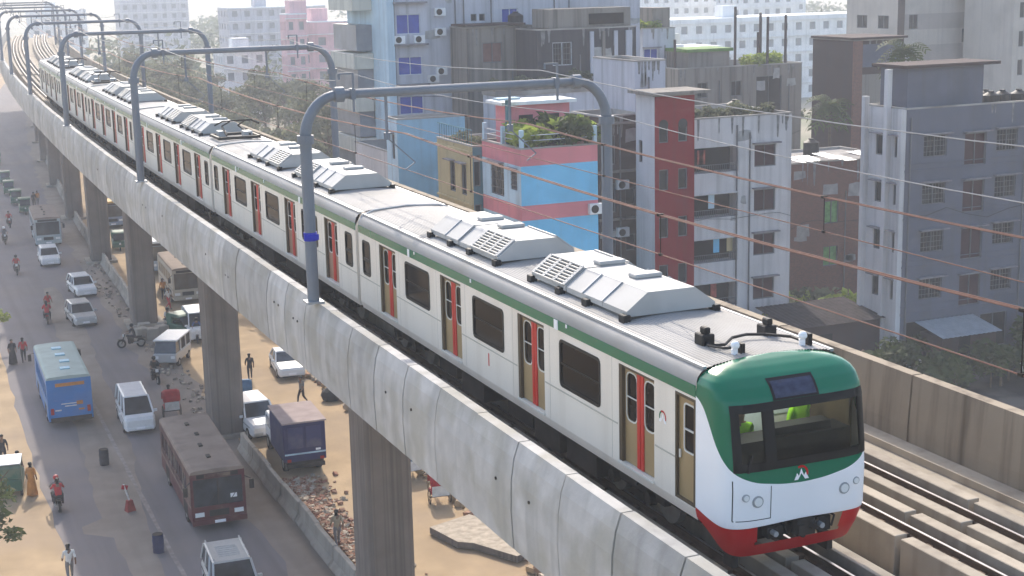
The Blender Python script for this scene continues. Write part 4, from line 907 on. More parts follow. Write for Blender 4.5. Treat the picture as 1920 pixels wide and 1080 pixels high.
# ------------------------------------------------------------------ vegetation
def leaves(mb, c, r, n, size, rr, flat=.75):
    for _ in range(n):
        d = Vector((rr.gauss(0, 1), rr.gauss(0, 1), rr.gauss(0, 1))).normalized()*(rr.random()**.4)
        p = Vector(c)+Vector((d.x*r, d.y*r, d.z*r*flat)); a = Vector((rr.gauss(0, 1), rr.gauss(0, 1), rr.gauss(0, .7))).normalized(); b = a.orthogonal().normalized()
        b = (b+a.cross(b)*rr.uniform(-1, 1)).normalized(); s = size*rr.uniform(.6, 1.3)
        mb.add([p-a*s, p+b*s*.45, p+a*s, p-b*s*.45], [(0, 1, 2, 3)])
def crown_mesh(seed, blobs, n, size, m):
    def f():
        rr = random.Random(seed); mb = MB()
        for c, r in blobs(rr): leaves(mb, c, r, n, size, rr)
        return mb.mesh("crown", m, fix=False)
    return shared(('cr', seed, m.name), f)
def trunk_mesh(seed, h, r, spread):
    def f():
        rr = random.Random(seed); mb = MB(); mb.sm = True
        mb.tube([(0, 0, 0), (.05, .05, h*.4), (-.05, .1, h*.75)], [r, r*.75, r*.5], 8)
        for i in range(6):
            a = i*1.05+rr.random(); z = h*(.4+.06*i); mb.tube([(0, .05, z), (cos(a)*spread*.5, sin(a)*spread*.5, z+h*.2), (cos(a)*spread, sin(a)*spread, z+h*.35)], [r*.45, r*.3, r*.1], 5)
        return mb.mesh("trunk", Mt['bark'])
    return shared(('tk', seed), f)
def blobs_tree(h, sp, k):
    def f(rr):
        out = [((0, 0, h*.8), sp*.6)]
        for i in range(k):
            a = rr.uniform(0, 6.28); q = rr.uniform(.3, 1)*sp; out.append(((cos(a)*q, sin(a)*q, h*rr.uniform(.5, .95)), sp*rr.uniform(.28, .48)))
        return out
    return f
def tree(kind, label, x, y, s=1.0, rz=0.0, group=None):
    seed, h, sp, k, n, size, m = kind
    t = thing("tree", label, "tree", (x, y, 0), rz, group); t.scale = (s, s, s)
    place("trunk", trunk_mesh(seed, h, .22, sp*.7), t); place("crown", crown_mesh(seed, blobs_tree(h, sp, k), n, size, m), t); return t
K1 = (1, 10, 3.6, 9, 190, .30, Mt['foliage3']); K2 = (2, 8.5, 3.2, 9, 190, .28, Mt['foliage3']); K3 = (3, 12, 4.4, 11, 190, .34, Mt['foliage3'])
rr = random.Random(21)
for i in range(100):
    a = radians(rr.uniform(8.2, 17.3)); d = 118+190*rr.random()**1.1
    x, y = CAM.x+sin(a)*d, CAM.y+cos(a)*d
    if x < cx(y)+13 or (x > 16 and y < 95) or (42 < x < 70 and y > 222): continue
    tree((K1, K2, K3)[i % 3], "haze paled green tree in the hazy wood beyond the far parapet", x, y, rr.uniform(.75, 1.15), rr.uniform(0, 6.28), "trees of the hazy wood")
for x, y, s in ((70, 100, .95), (75, 108, 1.0), (66, 104, .85), (80, 118, 1.05), (73, 122, 1.1), (62, 88, .7)):
    tree(K1 if s > .9 else K2, "leafy tree in front of the long white hazy block", x, y, s, x, "trees before the white hazy blocks")
def scrub():
    rr = random.Random(31); mb = MB()
    for i in range(360):
        a = radians(rr.uniform(2.5, 44)); d = 330+420*rr.random(); x, y = CAM.x+sin(a)*d, CAM.y+cos(a)*d
        if x < cx(y)+12: continue
        leaves(mb, (x, y, rr.uniform(3, 7)), rr.uniform(4, 8), 40, 1.3, rr)
    return mb
scrub().put("distant_treeline", Mt['foliage'], fix=False, kind='stuff')
def bush_mesh(seed, n, size, m): return crown_mesh(seed, lambda rr: [((rr.uniform(-.3, .3), rr.uniform(-.3, .3), .45+.3*rr.random()), .42) for _ in range(4)], n, size, m)
def bush(label, x, y, z, s, seed=101, m=None, group=None, pot=False):
    t = thing("potted_plant" if pot else "shrub", label, "plant" if pot else "shrub", (x, y, z), seed*.7+x, group); t.scale = (s, s, s)
    place("foliage", bush_mesh(seed, 60, .14, m or Mt['foliage2']), t)
    place("stem", shared('stem', lambda: MB().cyl((0, 0, 0), (0, 0, .7), .035, .02, 6).tube([(0, 0, .3), (.2, .1, .7)], [.02, .01], 5).mesh("stem", Mt['bark'])), t)
    if pot: place("pot", shared('pot', lambda: MB().cyl((0, 0, 0), (0, 0, .3), .16, .22, 10).mesh("pot", Wm['brick'])), t)
ORD = 'first second third fourth fifth sixth seventh eighth ninth tenth eleventh twelfth thirteenth fourteenth fifteenth sixteenth seventeenth eighteenth'.split()
rr = random.Random(41)
for i in range(17): bush("bushy green potted plant in the pink and blue house's roof garden", 19.9+rr.uniform(0, 4), 48.5+rr.uniform(0, 2.6), 14.5, rr.uniform(1.5, 2.5), 101+i % 3, (Mt['foliage2'], Mt['foliage'])[i % 2], "roof garden plants on the pink and blue house", True)
for i in range(8): bush("%s small potted plant from the front along the tan house's roof rail" % ORD[i], 19.2+rr.uniform(0, .8), 54.6+i*.68, 13.9, rr.uniform(.9, 1.5), 101+i % 3, Mt['foliage3'], "plants on the tan house roof", True)
for i in range(12): bush("%s scraggy potted plant from the left on the white block's roof" % ORD[i], 34.6+i*.55, 54.5+rr.uniform(0, 2), 14.9, rr.uniform(.7, 1.3), 101+i % 3, Mt['foliage3'], "plants on the white block roof", True)
for i in range(11): bush("%s trailing plant from the left on the terrace below the black stained block" % ORD[i], 27.2+i*.72, 69.9+rr.uniform(0, .8), 16.5, rr.uniform(.8, 1.3), 101+i % 3, Mt['foliage3'], "terrace plants below the black stained block", True)
for i in range(7): bush("%s yellowish plant from the left on the long low grey house's roof" % ORD[i], 61.8+i*.5, 90.8+rr.uniform(0, 2), 15.2, rr.uniform(1.2, 2.0), 101+i % 3, Mt['foliage2'], "plants on the long low grey house", True)
for i in range(3): bush("%s plant from the left beside the blue windowed pale house's stair head" % ORD[i], 52.8+i*.5, 96, 18.7, 1.5, 101+i, Mt['foliage2'], "plants on the blue windowed house", True)
for i in range(34): bush("dusty shrub on the waste ground between the white and grey blocks", 36+rr.uniform(3, 11), 46+rr.uniform(4.5, 13), 0, rr.uniform(1.4, 3.2), 101+i % 3, (Mt['foliage3'], Mt['foliage2'])[i % 3 == 0], "waste ground shrubs")
for i in range(30): bush("dark shrub at the foot of the grey lavender block", 37+rr.uniform(0, 20), 38+rr.uniform(0, 7.2), 0, rr.uniform(1.2, 2.6), 101+i % 3, Mt['foliage'], "shrubs below the grey block")
def palm_mesh():
    rr = random.Random(8); mb = MB()
    for i in range(16):
        a = i*2.4; up = rr.uniform(-.2, 1.0); pts = [Vector((0, 0, 0))]
        for k in range(1, 6): pts.append(Vector((cos(a)*.38*k, sin(a)*.38*k, up*.42*k-.075*k*k)))
        for k in range(5):
            for s in (-1, 1):
                for q in (0, .5):
                    p = pts[k].lerp(pts[k+1], q); sd = Vector((-sin(a), cos(a), -.35))*s*.45; d = (pts[k+1]-pts[k])*.8
                    mb.add([p, p+sd+d*.5, p+sd*1.1+d, p+d*.25], [(0, 1, 2, 3)])
    return mb.mesh("fronds", Mt['foliage'], fix=False)
for lab, x, y, z, h, s in (("palm top rising behind the grey block's stair head", 56.5, 62, 0, 18.6, 1.0), ("palm standing left of the brown half finished building", 58.5, 74, 0, 13.6, 1.0)):
    t = thing("palm_tree", lab, "palm", (x, y, z)); t.scale = (1, 1, 1)
    place("trunk", MB().tube([(0, 0, 0), (.1, 0, h*.5), (0, .1, h)], [.2, .15, .11], 8).mesh("trunk", Mt['bark']), t); place("fronds", shared('palm', palm_mesh), t, (0, .1, h))
# near roadside tree whose leaves reach into the lower left corner
t = thing("tree", "roadside tree with large dark leaves at the lower left corner", "tree", (-11.2, 36.5, 0))
place("trunk", trunk_mesh(77, 4.2, .14, 1.2), t)
mb = MB(); rr = random.Random(6)
for c, r in (((.2, .3, 3.6), .8), ((.5, -.6, 3.1), .65), ((-.4, .2, 4.1), .9), ((.7, .7, 3.0), .5), ((.3, -1.4, 2.6), .6), ((-.2, -2.2, 2.4), .7), ((.8, -2.6, 2.2), .45)): leaves(mb, c, r, 75, .17, rr)
mb.put("crown", Mt['foliage'], t, fix=False)
t = thing("tree", "small light green tree at the left edge beside two pedestrians", "tree", (-8.25, 76, 0)); place("trunk", trunk_mesh(78, 3.0, .1, .8), t)
mb = MB()
for c, r in (((.3, 0, 2.8), .7), ((.9, -.2, 2.6), .5), ((-.4, .2, 3.0), .7)): leaves(mb, c, r, 90, .16, rr)
mb.put("crown", Mt['foliage2'], t, fix=False)
# sheds and waste ground below the grey block
def shed(label, x, y, w_, d_, h, m, rz=0.0):
    t = thing("shed", label, "shed", (x, y, 0), rz); MB().b2(0, w_, 0, d_, 0, h).put("wall", Wm['brown'], t)
    n = int(w_*6); mb = MB(); mb.loft([[(-.2+(w_+.4)*k/n, yy, h+.05+zz+.03*(k % 2)) for k in range(n+1)] for yy, zz in ((-.35, 0), (d_+.3, .5))], closed=False, caps=False); mb.put("tin_roof", m, t, fix=False)
    MB().b2(w_*.3, w_*.3+.9, -.03, -.002, 0, 2.0).put("door", Gm['dark'], t)
shed("low shed with a dark rusty roof on the waste ground", 37.5, 47.5, 6.5, 4, 2.6, mat("dark_tin", (.05, .04, .04), .9, .3, 2, spec=.05))
shed("small shed with two pale tin sheets in front of the grey block", 45.5, 43.2, 4.2, 2.2, 2.0, Mt['steel'])
# ------------------------------------------------------------------ people
def cloth(name, c): return mat(name, c, .85, .15, 5)
CL = dict(red=cloth("red_cloth", (.42, .03, .035)), dark=cloth("dark_cloth", (.03, .028, .032)), white=cloth("white_cloth", (.62, .60, .57)), blue=cloth("blue_cloth", (.07, .12, .28)), orange=cloth("orange_cloth", (.50, .20, .04)), grey=cloth("grey_cloth", (.18, .17, .17)), tan=cloth("tan_cloth", (.30, .24, .16)), vest=Mt['hivis'], green=cloth("green_cloth", (.05, .16, .09)))
POSES = dict(
 stand=dict(sh=[(-.18, 0, 1.40), (.18, 0, 1.40)], el=[(-.25, .03, 1.13), (.25, .03, 1.13)], wr=[(-.25, -.06, .90), (.25, -.06, .90)], hd=[(-.24, -.09, .80), (.24, -.09, .80)], kn=[(-.1, -.02, .48), (.1, -.02, .48)], an=[(-.1, .03, .09), (.1, .03, .09)], to=[(-.11, -.13, .04), (.11, -.13, .04)], pe=(0, 0, .92), sp=(0, .01, 1.15), ch=(0, 0, 1.34), ne=(0, 0, 1.48), he=(0, -.02, 1.60)),
 walk=dict(sh=[(-.18, 0, 1.40), (.18, 0, 1.40)], el=[(-.25, .14, 1.15), (.25, -.06, 1.13)], wr=[(-.25, .12, .92), (.25, -.24, .96)], hd=[(-.24, .10, .82), (.24, -.32, .92)], kn=[(-.1, -.2, .52), (.1, .04, .50)], an=[(-.1, -.26, .12), (.1, .32, .17)], to=[(-.1, -.41, .07), (.1, .22, .05)], pe=(0, 0, .92), sp=(0, .01, 1.15), ch=(0, -.02, 1.34), ne=(0, -.03, 1.48), he=(0, -.05, 1.60)),
 ride=dict(sh=[(-.18, -.02, 1.36), (.18, -.02, 1.36)], el=[(-.30, -.22, 1.14), (.30, -.22, 1.14)], wr=[(-.30, -.46, 1.07), (.30, -.46, 1.07)], hd=[(-.29, -.54, 1.06), (.29, -.54, 1.06)], kn=[(-.22, -.36, .80), (.22, -.36, .80)], an=[(-.2, -.14, .38), (.2, -.14, .38)], to=[(-.2, -.29, .33), (.2, -.29, .33)], pe=(0, .12, .86), sp=(0, .09, 1.08), ch=(0, .02, 1.28), ne=(0, -.02, 1.44), he=(0, -.05, 1.56)),
 sit=dict(sh=[(-.18, 0, 1.36), (.18, 0, 1.36)], el=[(-.24, -.06, 1.10), (.24, -.06, 1.10)], wr=[(-.18, -.28, 1.02), (.18, -.28, 1.02)], hd=[(-.15, -.36, 1.0), (.15, -.36, 1.0)], kn=[(-.13, -.42, .86), (.13, -.42, .86)], an=[(-.12, -.44, .44), (.12, -.44, .44)], to=[(-.12, -.58, .40), (.12, -.58, .40)], pe=(0, 0, .84), sp=(0, .02, 1.08), ch=(0, 0, 1.28), ne=(0, 0, 1.44), he=(0, -.03, 1.56)))
def body_mesh(pose):
    p = POSES[pose]; V = []; R = []; E_ = []; tag = []
    def a(q, r, par, tg):
        V.append(q); R.append(r); tag.append(tg)
        if par is not None: E_.append((par, len(V)-1))
        return len(V)-1
    pe = a(p['pe'], .14, None, 1); sp = a(p['sp'], .125, pe, 1); ch = a(p['ch'], .145, sp, 1); ne = a(p['ne'], .055, ch, 0)
    hx, hy, hz = p['he']; h1 = a((hx, hy, hz-.05), .085, ne, 0); h2 = a((hx, hy+.01, hz+.05), .10, h1, 0); a((hx, hy+.015, hz+.12), .06, h2, 3)
    for i in (0, 1):
        s = a(p['sh'][i], .065, ch, 1); e = a(p['el'][i], .05, s, 1); w_ = a(p['wr'][i], .035, e, 0); a(p['hd'][i], .042, w_, 0)
        x = p['kn'][i][0]; hp = a((math.copysign(.1, x), p['pe'][1], p['pe'][2]-.06), .10, pe, 2); k = a(p['kn'][i], .072, hp, 2); an = a(p['an'][i], .045, k, 2); a(p['to'][i], .042, an, 3)
    me = bpy.data.meshes.new("body_base"); me.from_pydata(V, E_, [])
    o = bpy.data.objects.new("body_base", me); COL.objects.link(o)
    m = o.modifiers.new("skin", 'SKIN'); m.use_smooth_shade = True; s = o.modifiers.new("sub", 'SUBSURF'); s.levels = 1; s.render_levels = 1
    for i, v in enumerate(me.skin_vertices[0].data): v.radius = (R[i], R[i]); v.use_root = (i == 0)
    dg = bpy.context.evaluated_depsgraph_get(); dg.update()
    out = bpy.data.meshes.new_from_object(o.evaluated_get(dg)); out.name = "person"
    bpy.data.objects.remove(o)
    Vv = [Vector(q) for q in V]; mi = []
    for f in out.polygons:
        c = f.center; best = min(((geometry.intersect_point_line(c, Vv[i], Vv[j])[0] if 0 <= geometry.intersect_point_line(c, Vv[i], Vv[j])[1] <= 1 else Vv[j])-c).length*1.0 for i, j in E_); k = 1
        for i, j in E_:
            q, t = geometry.intersect_point_line(c, Vv[i], Vv[j]); t = max(0, min(1, t)); q = Vv[i].lerp(Vv[j], t)
            if (q-c).length <= best+1e-4: k = tag[j]; break
        if c.z > hz+.03 or (k == 0 and (c-Vector((hx, hy, hz))).length < .16 and c.y > hy+.03): k = 3
        mi.append(k)
    out.polygons.foreach_set('material_index', mi); return out
BODY = {}
def person(label, pose, x, y, z=0.0, rz=0.0, top='grey', leg='dark', group=None, helmet=None, robe=False):
    if pose not in BODY: BODY[pose] = body_mesh(pose)
    me = BODY[pose].copy(); me.name = "person"
    for m in (Mt['skin'], CL[top], CL[leg], Mt['hair']): me.materials.append(m)
    o = place("person", me, None, (x, y, z), (0, 0, rz), label=label, category="person", group=group)
    hx, hy, hz = POSES[pose]['he']
    if helmet: MB().ball((hx, hy+.01, hz+.045), (.135, .15, .135), 10, 6).put("helmet", helmet, o)
    else:
        MB().ball((hx, hy+.035, hz+.06), (.105, .11, .10), 8, 5).put("hair", Mt['hair'], o)
    if robe: mb = MB(); mb.sm = True; mb.loft([[(q*cos(t*.7854), q*.8*sin(t*.7854), zz) for t in range(8)] for q, zz in ((.30, .06), (.24, .6), (.17, 1.0), (.21, 1.38), (.09, 1.47))]); mb.put("robe", CL[leg], o)
    return o
# ------------------------------------------------------------------ vehicles (front looks to -Y)
def wheel(t, x, y, r, w_=.2):
    s = 1 if x > 0 else -1
    o = place("wheel", shared(('ty', r, w_), lambda: MB().cyl((-w_/2, 0, 0), (w_/2, 0, 0), r, r, 18).mesh("wheel", Mt['tyre'])), t, (x, y, r))
    place("hub", shared(('hb', r, w_), lambda: MB().cyl((-w_/2-.012, 0, 0), (w_/2+.012, 0, 0), r*.55, r*.55, 12).mesh("hub", Mt['hub'])), o)
def paint(name, c, r=.35, d=.25): return mat(name, c, r, .06, 2, blotch=DUST, blotch_amt=d, blotch_scale=.9)
lampw = Mt['lamp']; lampr = mat("tail_lamp", (.35, .02, .015), .2, .05)
def adj(x, y): return x+.22, y-(y+28.6)*.0125
def car(label, x, y, rz=0.0, L=4.5, Wd=1.78, kind='wagon', pm=None, cat="car", group=None, rack=False):
    x, y = adj(x, y)
    pm = pm or Mt['carwhite']; t = thing("car", label, cat, (x, y, 0), rz, group); hw_ = Wd/2
    K = dict(suv=(.80, 1.02, 1.08, -.20, .48, -.06, .44, 1.78, .30), wagon=(.66, .84, .92, -.22, .48, -.04, .40, 1.48, .22), sedan=(.62, .80, .90, -.20, .36, -.03, .22, 1.42, .22), van=(.85, 1.06, 1.12, -.40, .49, -.20, .47, 1.93, .24))[kind]
    zb0, zh, zbelt, g0, g1, t0, t1, zt, zs = K
    def ring(yy, hw1, z0, z1): return [(-hw1+.06, yy, z0), (hw1-.06, yy, z0), (hw1, yy, z0+.12), (hw1, yy, z1-.18), (hw1-.09, yy, z1), (-hw1+.09, yy, z1), (-hw1, yy, z1-.18), (-hw1, yy, z0+.12)]
    rear = zbelt if kind != 'sedan' else zbelt+.02
    mb = MB(); mb.sm = False
    mb.loft([ring(-.5*L, hw_*.82, zs+.08, zb0), ring(-.475*L, hw_*.94, zs, zh-.05), ring((g0-.02)*L, hw_, zs, zbelt-.02), ring(0, hw_, zs-.02, zbelt), ring(.44*L, hw_*.98, zs, rear), ring(.49*L, hw_*.93, zs+.05, rear-.03), ring(.5*L, hw_*.86, zs+.12, rear-.15)])
    mb.put("body", pm, t, bev=.02)
    gw, tw = hw_-.07, hw_-.2
    A = [(-gw, g0*L), (gw, g0*L), (gw, g1*L), (-gw, g1*L)]; B = [(-tw, t0*L), (tw, t0*L), (tw, t1*L), (-tw, t1*L)]
    mb = MB(); mb.loft([[(*q, zbelt-.04) for q in A], [(*q, zt-.05) for q in B]]); mb.put("windows", Mt['carglass'], t)
    mb = MB(); mb.loft([[(q[0]*1.05, q[1]*1.0+(.03 if i > 1 else -.03), zt-.07) for i, q in enumerate(B)], [(q[0]*1.02, q[1], zt-.02) for q in B], [(q[0]*.9, q[1]*.96, zt) for q in B]]); mb.put("roof", pm, t)
    ps = MB()
    for i in range(4): ps.bar((A[i][0]*1.01, A[i][1], zbelt-.03), (B[i][0]*1.02, B[i][1], zt-.05), .085, .085)
    for s in (-1, 1):
        for f in ((.5,) if kind == 'sedan' else (.36, .68)):
            ya, yb = (g0+(g1-g0)*f)*L, (t0+(t1-t0)*f)*L; ps.bar((s*gw*1.012, ya, zbelt-.03), (s*tw*1.03, yb, zt-.05), .07, .05)
    ps.put("pillars", pm, t)
    for s in (-1, 1):
        MB().box((s*hw_*.66, -.488*L, zb0-.06), (.36, .10, .16)).put("headlight", lampw, t, bev=.02); MB().box((s*hw_*.80, .492*L, rear-.22), (.16, .08, .30)).put("tail_light", lampr, t)
        MB().box((s*(hw_+.09), (g0+.05)*L, zbelt+.04), (.2, .1, .15)).put("mirror", pm, t, bev=.02)
        for yy in (-.31, .30): wheel(t, s*(hw_-.1), yy*L, .33 if kind in ('suv', 'van') else .30)
        MB().b2(*sorted((s*(hw_-.01), s*(hw_+.006))), -.42*L, .44*L, zbelt-.30, zbelt-.27).put("side_trim", Mt['gasket'], t)
    MB().b2(-hw_*.45, hw_*.45, -.497*L, -.47*L, zb0-.17, zb0-.03).put("grille", Mt['black'], t); MB().b2(-hw_*.85, hw_*.85, -.508*L, -.48*L, zs+.05, zs+.24).put("bumper", pm if kind != 'suv' else Mt['silver'], t, bev=.03)
    MB().b2(-.24, .24, -.512*L, -.506*L, zs+.12, zs+.24).put("number_plate", Mt['white'], t); MB().b2(-.24, .24, .501*L, .506*L, zs+.35, zs+.47).put("number_plate", Mt['white'], t); MB().b2(-hw_*.7, hw_*.7, -.513*L, -.5*L, zs-.02, zs+.04).put("air_intake", Mt['black'], t)
    if rack:
        mb = MB()
        for s in (-1, 1): mb.bar((s*tw*.95, t0*L+.1, zt+.07), (s*tw*.95, t1*L, zt+.07), .05)
        for k in range(6): mb.b2(-tw*.6, tw*.6, t0*L+.5+.11*k*2, t0*L+.53+.11*k*2, zt+.001, zt+.02)
        mb.put("roof_rack", Mt['silver'], t)
    return t
def bus(label, x, y, rz, L, Wd, Ht, pm, rm, low=None, group=None, hatch=Mt['black'], back=None, front_glass=True, nw=7, cat="bus"):
    x, y = adj(x, y)
    t = thing("bus", label, cat, (x, y, 0), rz, group); hw_ = Wd/2; zf = .42; c = .16
    low = low or pm
    for s in (-1, 1):
        T = lambda v, z, d: (s*(hw_-d), v, z)
        span = L-1.6; hs = [rect(-L/2+1.1+span*i/nw+.07, -L/2+1.1+span*(i+1)/nw-.07, 1.55, Ht-.55) for i in range(nw)]
        mb = MB(); mb.panel(rect(-L/2, L/2, 1.15, Ht-c), hs, T, .05); mb.cur = 1; mb.panel(rect(-L/2, L/2, zf, 1.15), [], T); mb.put("side", [pm, low], t, fix=False)
        for h in hs:
            u0, u1 = h[0][0], h[1][0]; w_ = MB(); w_.b2(*sorted((s*(hw_-.05), s*(hw_-.03))), u0, u1, 1.55, Ht-.55)
            w_ = w_.put("window", Mt['carglass'], t); MB().b2(*sorted((s*(hw_-.055), s*(hw_-.01))), (u0+u1)/2-.02, (u0+u1)/2+.02, 1.56, Ht-.56).put("window_bar", pm, w_)
        for yy in (-.31, .28): wheel(t, s*(hw_-.14), yy*L, .46, .26); 
        for yy in (-.31, .28): MB().b2(*sorted((s*(hw_-.02), s*(hw_+.004))), yy*L-.6, yy*L+.6, zf-.02, 1.02).put("wheel_arch", Mt['black'], t)
        MB().b2(*sorted((s*(hw_-.005), s*(hw_+.014))), -L/2+.1, L/2-.1, 1.16, 1.22).put("side_moulding", rm, t)
    fx = rect(-hw_+.13, hw_-.13, 1.22, Ht-.42)
    mb = MB(); mb.panel(rect(-hw_, hw_, zf, Ht-c), [fx], lambda u, v, d: (u, -L/2+d, v), .05); mb.put("front", low, t, fix=False)
    MB().panel(rect(-hw_+.09, hw_-.09, 1.18, Ht-.40), [], lambda u, v, d: (u, -L/2+.045, v)).put("windscreen", Mt['carglass'], t, fix=False)
    MB().b2(-.03, .03, -L/2+.0, -L/2+.05, 1.22, Ht-.42).put("windscreen_post", Mt['black'], t)
    MB().b2(-hw_+.3, hw_-.3, -L/2-.012, -L/2-.002, Ht-.38, Ht-.18).put("route_board", Mt['black'], t)
    bx = rect(-hw_+.3, hw_-.3, 1.6, Ht-.75)
    mb = MB(); mb.panel(rect(-hw_, hw_, zf, Ht-c), [bx], lambda u, v, d: (u, L/2-d, v), .05); mb.put("back", back or pm, t, fix=False)
    MB().panel(rect(-hw_+.25, hw_-.25, 1.55, Ht-.7), [], lambda u, v, d: (u, L/2-.045, v)).put("rear_window", (back or Mt['carglass']), t, fix=False)
    rp = [(-hw_, Ht-c), (-hw_+.05, Ht-.05), (-hw_+.2, Ht), (0, Ht+.04), (hw_-.2, Ht), (hw_-.05, Ht-.05), (hw_, Ht-c)]
    MB().prism(rp, 'y', -L/2, L/2).put("roof", rm, t); MB().b2(-hw_+.02, hw_-.02, -L/2+.02, L/2-.02, zf-.05, zf+.02).put("floor", Mt['black'], t)
    for k in range(4): MB().box((random.uniform(-.15, .15), -L/2+L*(k+1)/5, Ht+.06), (.55 if hatch != Mt['black'] else .18, .42 if hatch == Mt['black'] else .5, .08)).put("roof_hatch", hatch, t)
    for s in (-1, 1):
        MB().box((s*hw_*.72, -L/2-.01, .86), (.42, .06, .2)).put("headlight", lampw, t); MB().box((s*hw_*.82, L/2+.01, 1.0), (.18, .05, .36)).put("tail_light", lampr, t)
        m_ = MB(); m_.bar((s*(hw_-.05), -L/2+.1, Ht-.5), (s*(hw_+.25), -L/2-.2, Ht-.6), .04); m_.box((s*(hw_+.26), -L/2-.22, Ht-.85), (.2, .09, .42)); m_.put("mirror", Mt['black'], t)
    MB().b2(-hw_, hw_, -L/2-.12, -L/2-.002, zf-.05, zf+.22).put("bumper", low, t, bev=.03); MB().b2(-hw_+.1, hw_-.1, L/2+.002, L/2+.1, zf-.05, zf+.2).put("bumper", Mt['under'], t)
    MB().b2(-.45, .45, -L/2-.02, -L/2-.002, .72, 1.02).put("grille", Mt['black'], t); MB().b2(-.25, .25, -L/2-.13, -L/2-.122, zf, zf+.14).put("number_plate", Mt['white'], t)
    for s in (-.5, .45): MB().bar((s, -L/2-.02, 1.27), (s+.35, -L/2-.02, 1.75), .025).put("wiper", Mt['black'], t)
    return t
maroon = paint("maroon_paint", (.07, .022, .024), .5, .45); droof = mat("dusty_bus_roof", (.27, .21, .17), .9, .12, 1.2, blotch=(.18, .14, .12), blotch_amt=.6, blotch_scale=.8)
b = bus("dusty maroon bus coming towards the camera beside the second pier", -1.34, 41.7, radians(-1.8), 9.3, 2.5, 2.95, maroon, droof, paint("maroon_front", (.095, .018, .024), .45, .25), nw=7)
MB().b2(.55, .85, -4.655, -4.651, 1.5, 1.7).put("notice_sticker", Mt['white'], b)
MB().b2(-.6, .6, -4.675, -4.663, 2.59, 2.75).put("route_sign", maroon, b)
bl = paint("blue_bus_paint", (.03, .17, .44), .4, .12)
b = bus("blue bus seen from behind with pale roof and orange marks on its back", -5.55, 61.6, pi+radians(-1.2), 8.6, 2.45, 3.0, bl, mat("teal_grey_roof", (.30, .38, .36), .7, .1, 1.5), bl, back=bl, hatch=mat("pale_blue_hatch", (.28, .50, .62), .5, .1), nw=6)
for x0, x1, z0, z1, m_ in ((-.85, .75, 2.42, 2.62, CL['orange']), (-.7, -.35, 1.28, 1.5, CL['orange']), (-.35, .5, 1.36, 1.42, CL['white']), (-.35, .3, 1.22, 1.28, CL['white']), (-.75, -.45, .95, 1.05, CL['orange']), (.5, .85, 1.0, 1.08, CL['white'])): MB().b2(x0, x1, 4.302, 4.312, z0, z1).put("painted_mark", m_, b)
bus("far grey bus with a dusty roof coming along the road by the fourth pier", .05, 124.4, radians(-2.5), 9.0, 2.4, 2.9, paint("pale_grey_bus", (.33, .36, .38), .4, .4), droof, paint("greenish_front", (.36, .42, .44), .4, .2), nw=6)
bus("pale bus with a dark windscreen parked on the frontage behind the third pier", 7.0, 91.2, radians(-2), 8.0, 2.3, 2.9, paint("cream_bus", (.45, .41, .34), .4, .4), droof, nw=5)
bus("second pale bus queued behind the first on the frontage", 7.5, 104.6, radians(-2), 8.0, 2.3, 2.9, paint("blue_grey_bus", (.30, .36, .42), .4, .3), Wm['hazyw'], nw=5)
bus("small bus with an orange roof front far along the frontage", 7.3, 131.5, radians(-3), 7.0, 2.2, 2.8, paint("yellow_bus", (.50, .30, .08), .4, .3), mat("orange_roof", (.55, .33, .09), .6, .1), paint("grey_blue_front", (.20, .25, .34), .4), nw=5)
# cars and vans
car("white microbus driving towards the camera just behind the maroon bus", -2.25, 56.1, radians(-2), 4.7, 1.72, 'van', cat="van")
car("silver off road car with roof rack at the bottom edge ahead of the maroon bus", -2.7, 29.0, radians(-3), 4.75, 1.88, 'suv', Mt['silver'], rack=True)
car("white car in front of the far grey bus", -1.05, 111.3, radians(-2), 4.4, 1.75, 'wagon')
car("white estate car, upper of the two beside the third pier's left", -.15, 95.8, radians(4), 4.3, 1.72, 'wagon')
car("silver estate car, lower of the two beside the third pier's left", -1.6, 85.0, radians(3), 4.3, 1.74, 'wagon', Mt['silver'])
car("white sedan with a dark grille on the sunlit sand right of the second pier", 8.55, 63.4, radians(-6), 4.5, 1.78, 'sedan')
car("white off road car parked just beyond the blue truck", 3.7, 51.6, radians(2), 4.6, 1.8, 'suv')
car("pale small car parked on the dark ground below the grey block", 50.5, 40.5, radians(60), 3.8, 1.6, 'wagon', Mt['silver'])
car("white minivan glimpsed beyond the second pier's right edge", 5.3, 76, radians(-3), 4.2, 1.7, 'van', cat="van")
# blue covered truck
t = thing("truck", "white cabbed truck with a dark blue covered box parked on the sand", "truck", (4.55, 44.9, 0), radians(-3))
bp_ = paint("navy_box_paint", (.02, .021, .09), .5, .1)
MB().b2(-1.08, 1.08, -3.0, .55, .75, 2.75).put("cargo_box", bp_, t, bev=.02); MB().b2(-1.14, 1.14, -3.06, .6, 2.76, 2.84).put("box_roof", mat("dusty_mauve_roof", (.36, .28, .26), .9, .12, 1.5), t)
for x0, x1 in ((-.85, -.08), (.08, .85)): MB().b2(x0, x1, -3.03, -3.003, 1.45, 2.55).put("door_panel", paint("dull_blue_panel", (.035, .04, .12), .5, .2), t)
MB().b2(-1.05, 1.05, -3.035, -3.003, 1.12, 1.2).put("pale_stripe", Wm['pale'], t); MB().b2(.55, .8, -3.035, -3.003, 1.26, 1.36).put("number_plate", Mt['white'], t)
MB().b2(-.95, .95, -2.95, 2.6, .5, .74).put("chassis", Mt['black'], t); MB().b2(-.98, .98, -3.08, -2.9, .42, .62).put("rear_bar", Mt['under'], t)
cb = MB(); cb.loft([[(-.95, 1.0, z), (.95, 1.0, z), (.95, 2.75 if z < 1.3 else 2.45, z), (-.95, 2.75 if z < 1.3 else 2.45, z)] for z in (.55, 1.25, 2.05)]); cb.put("cab", Mt['carwhite'], t, bev=.06)
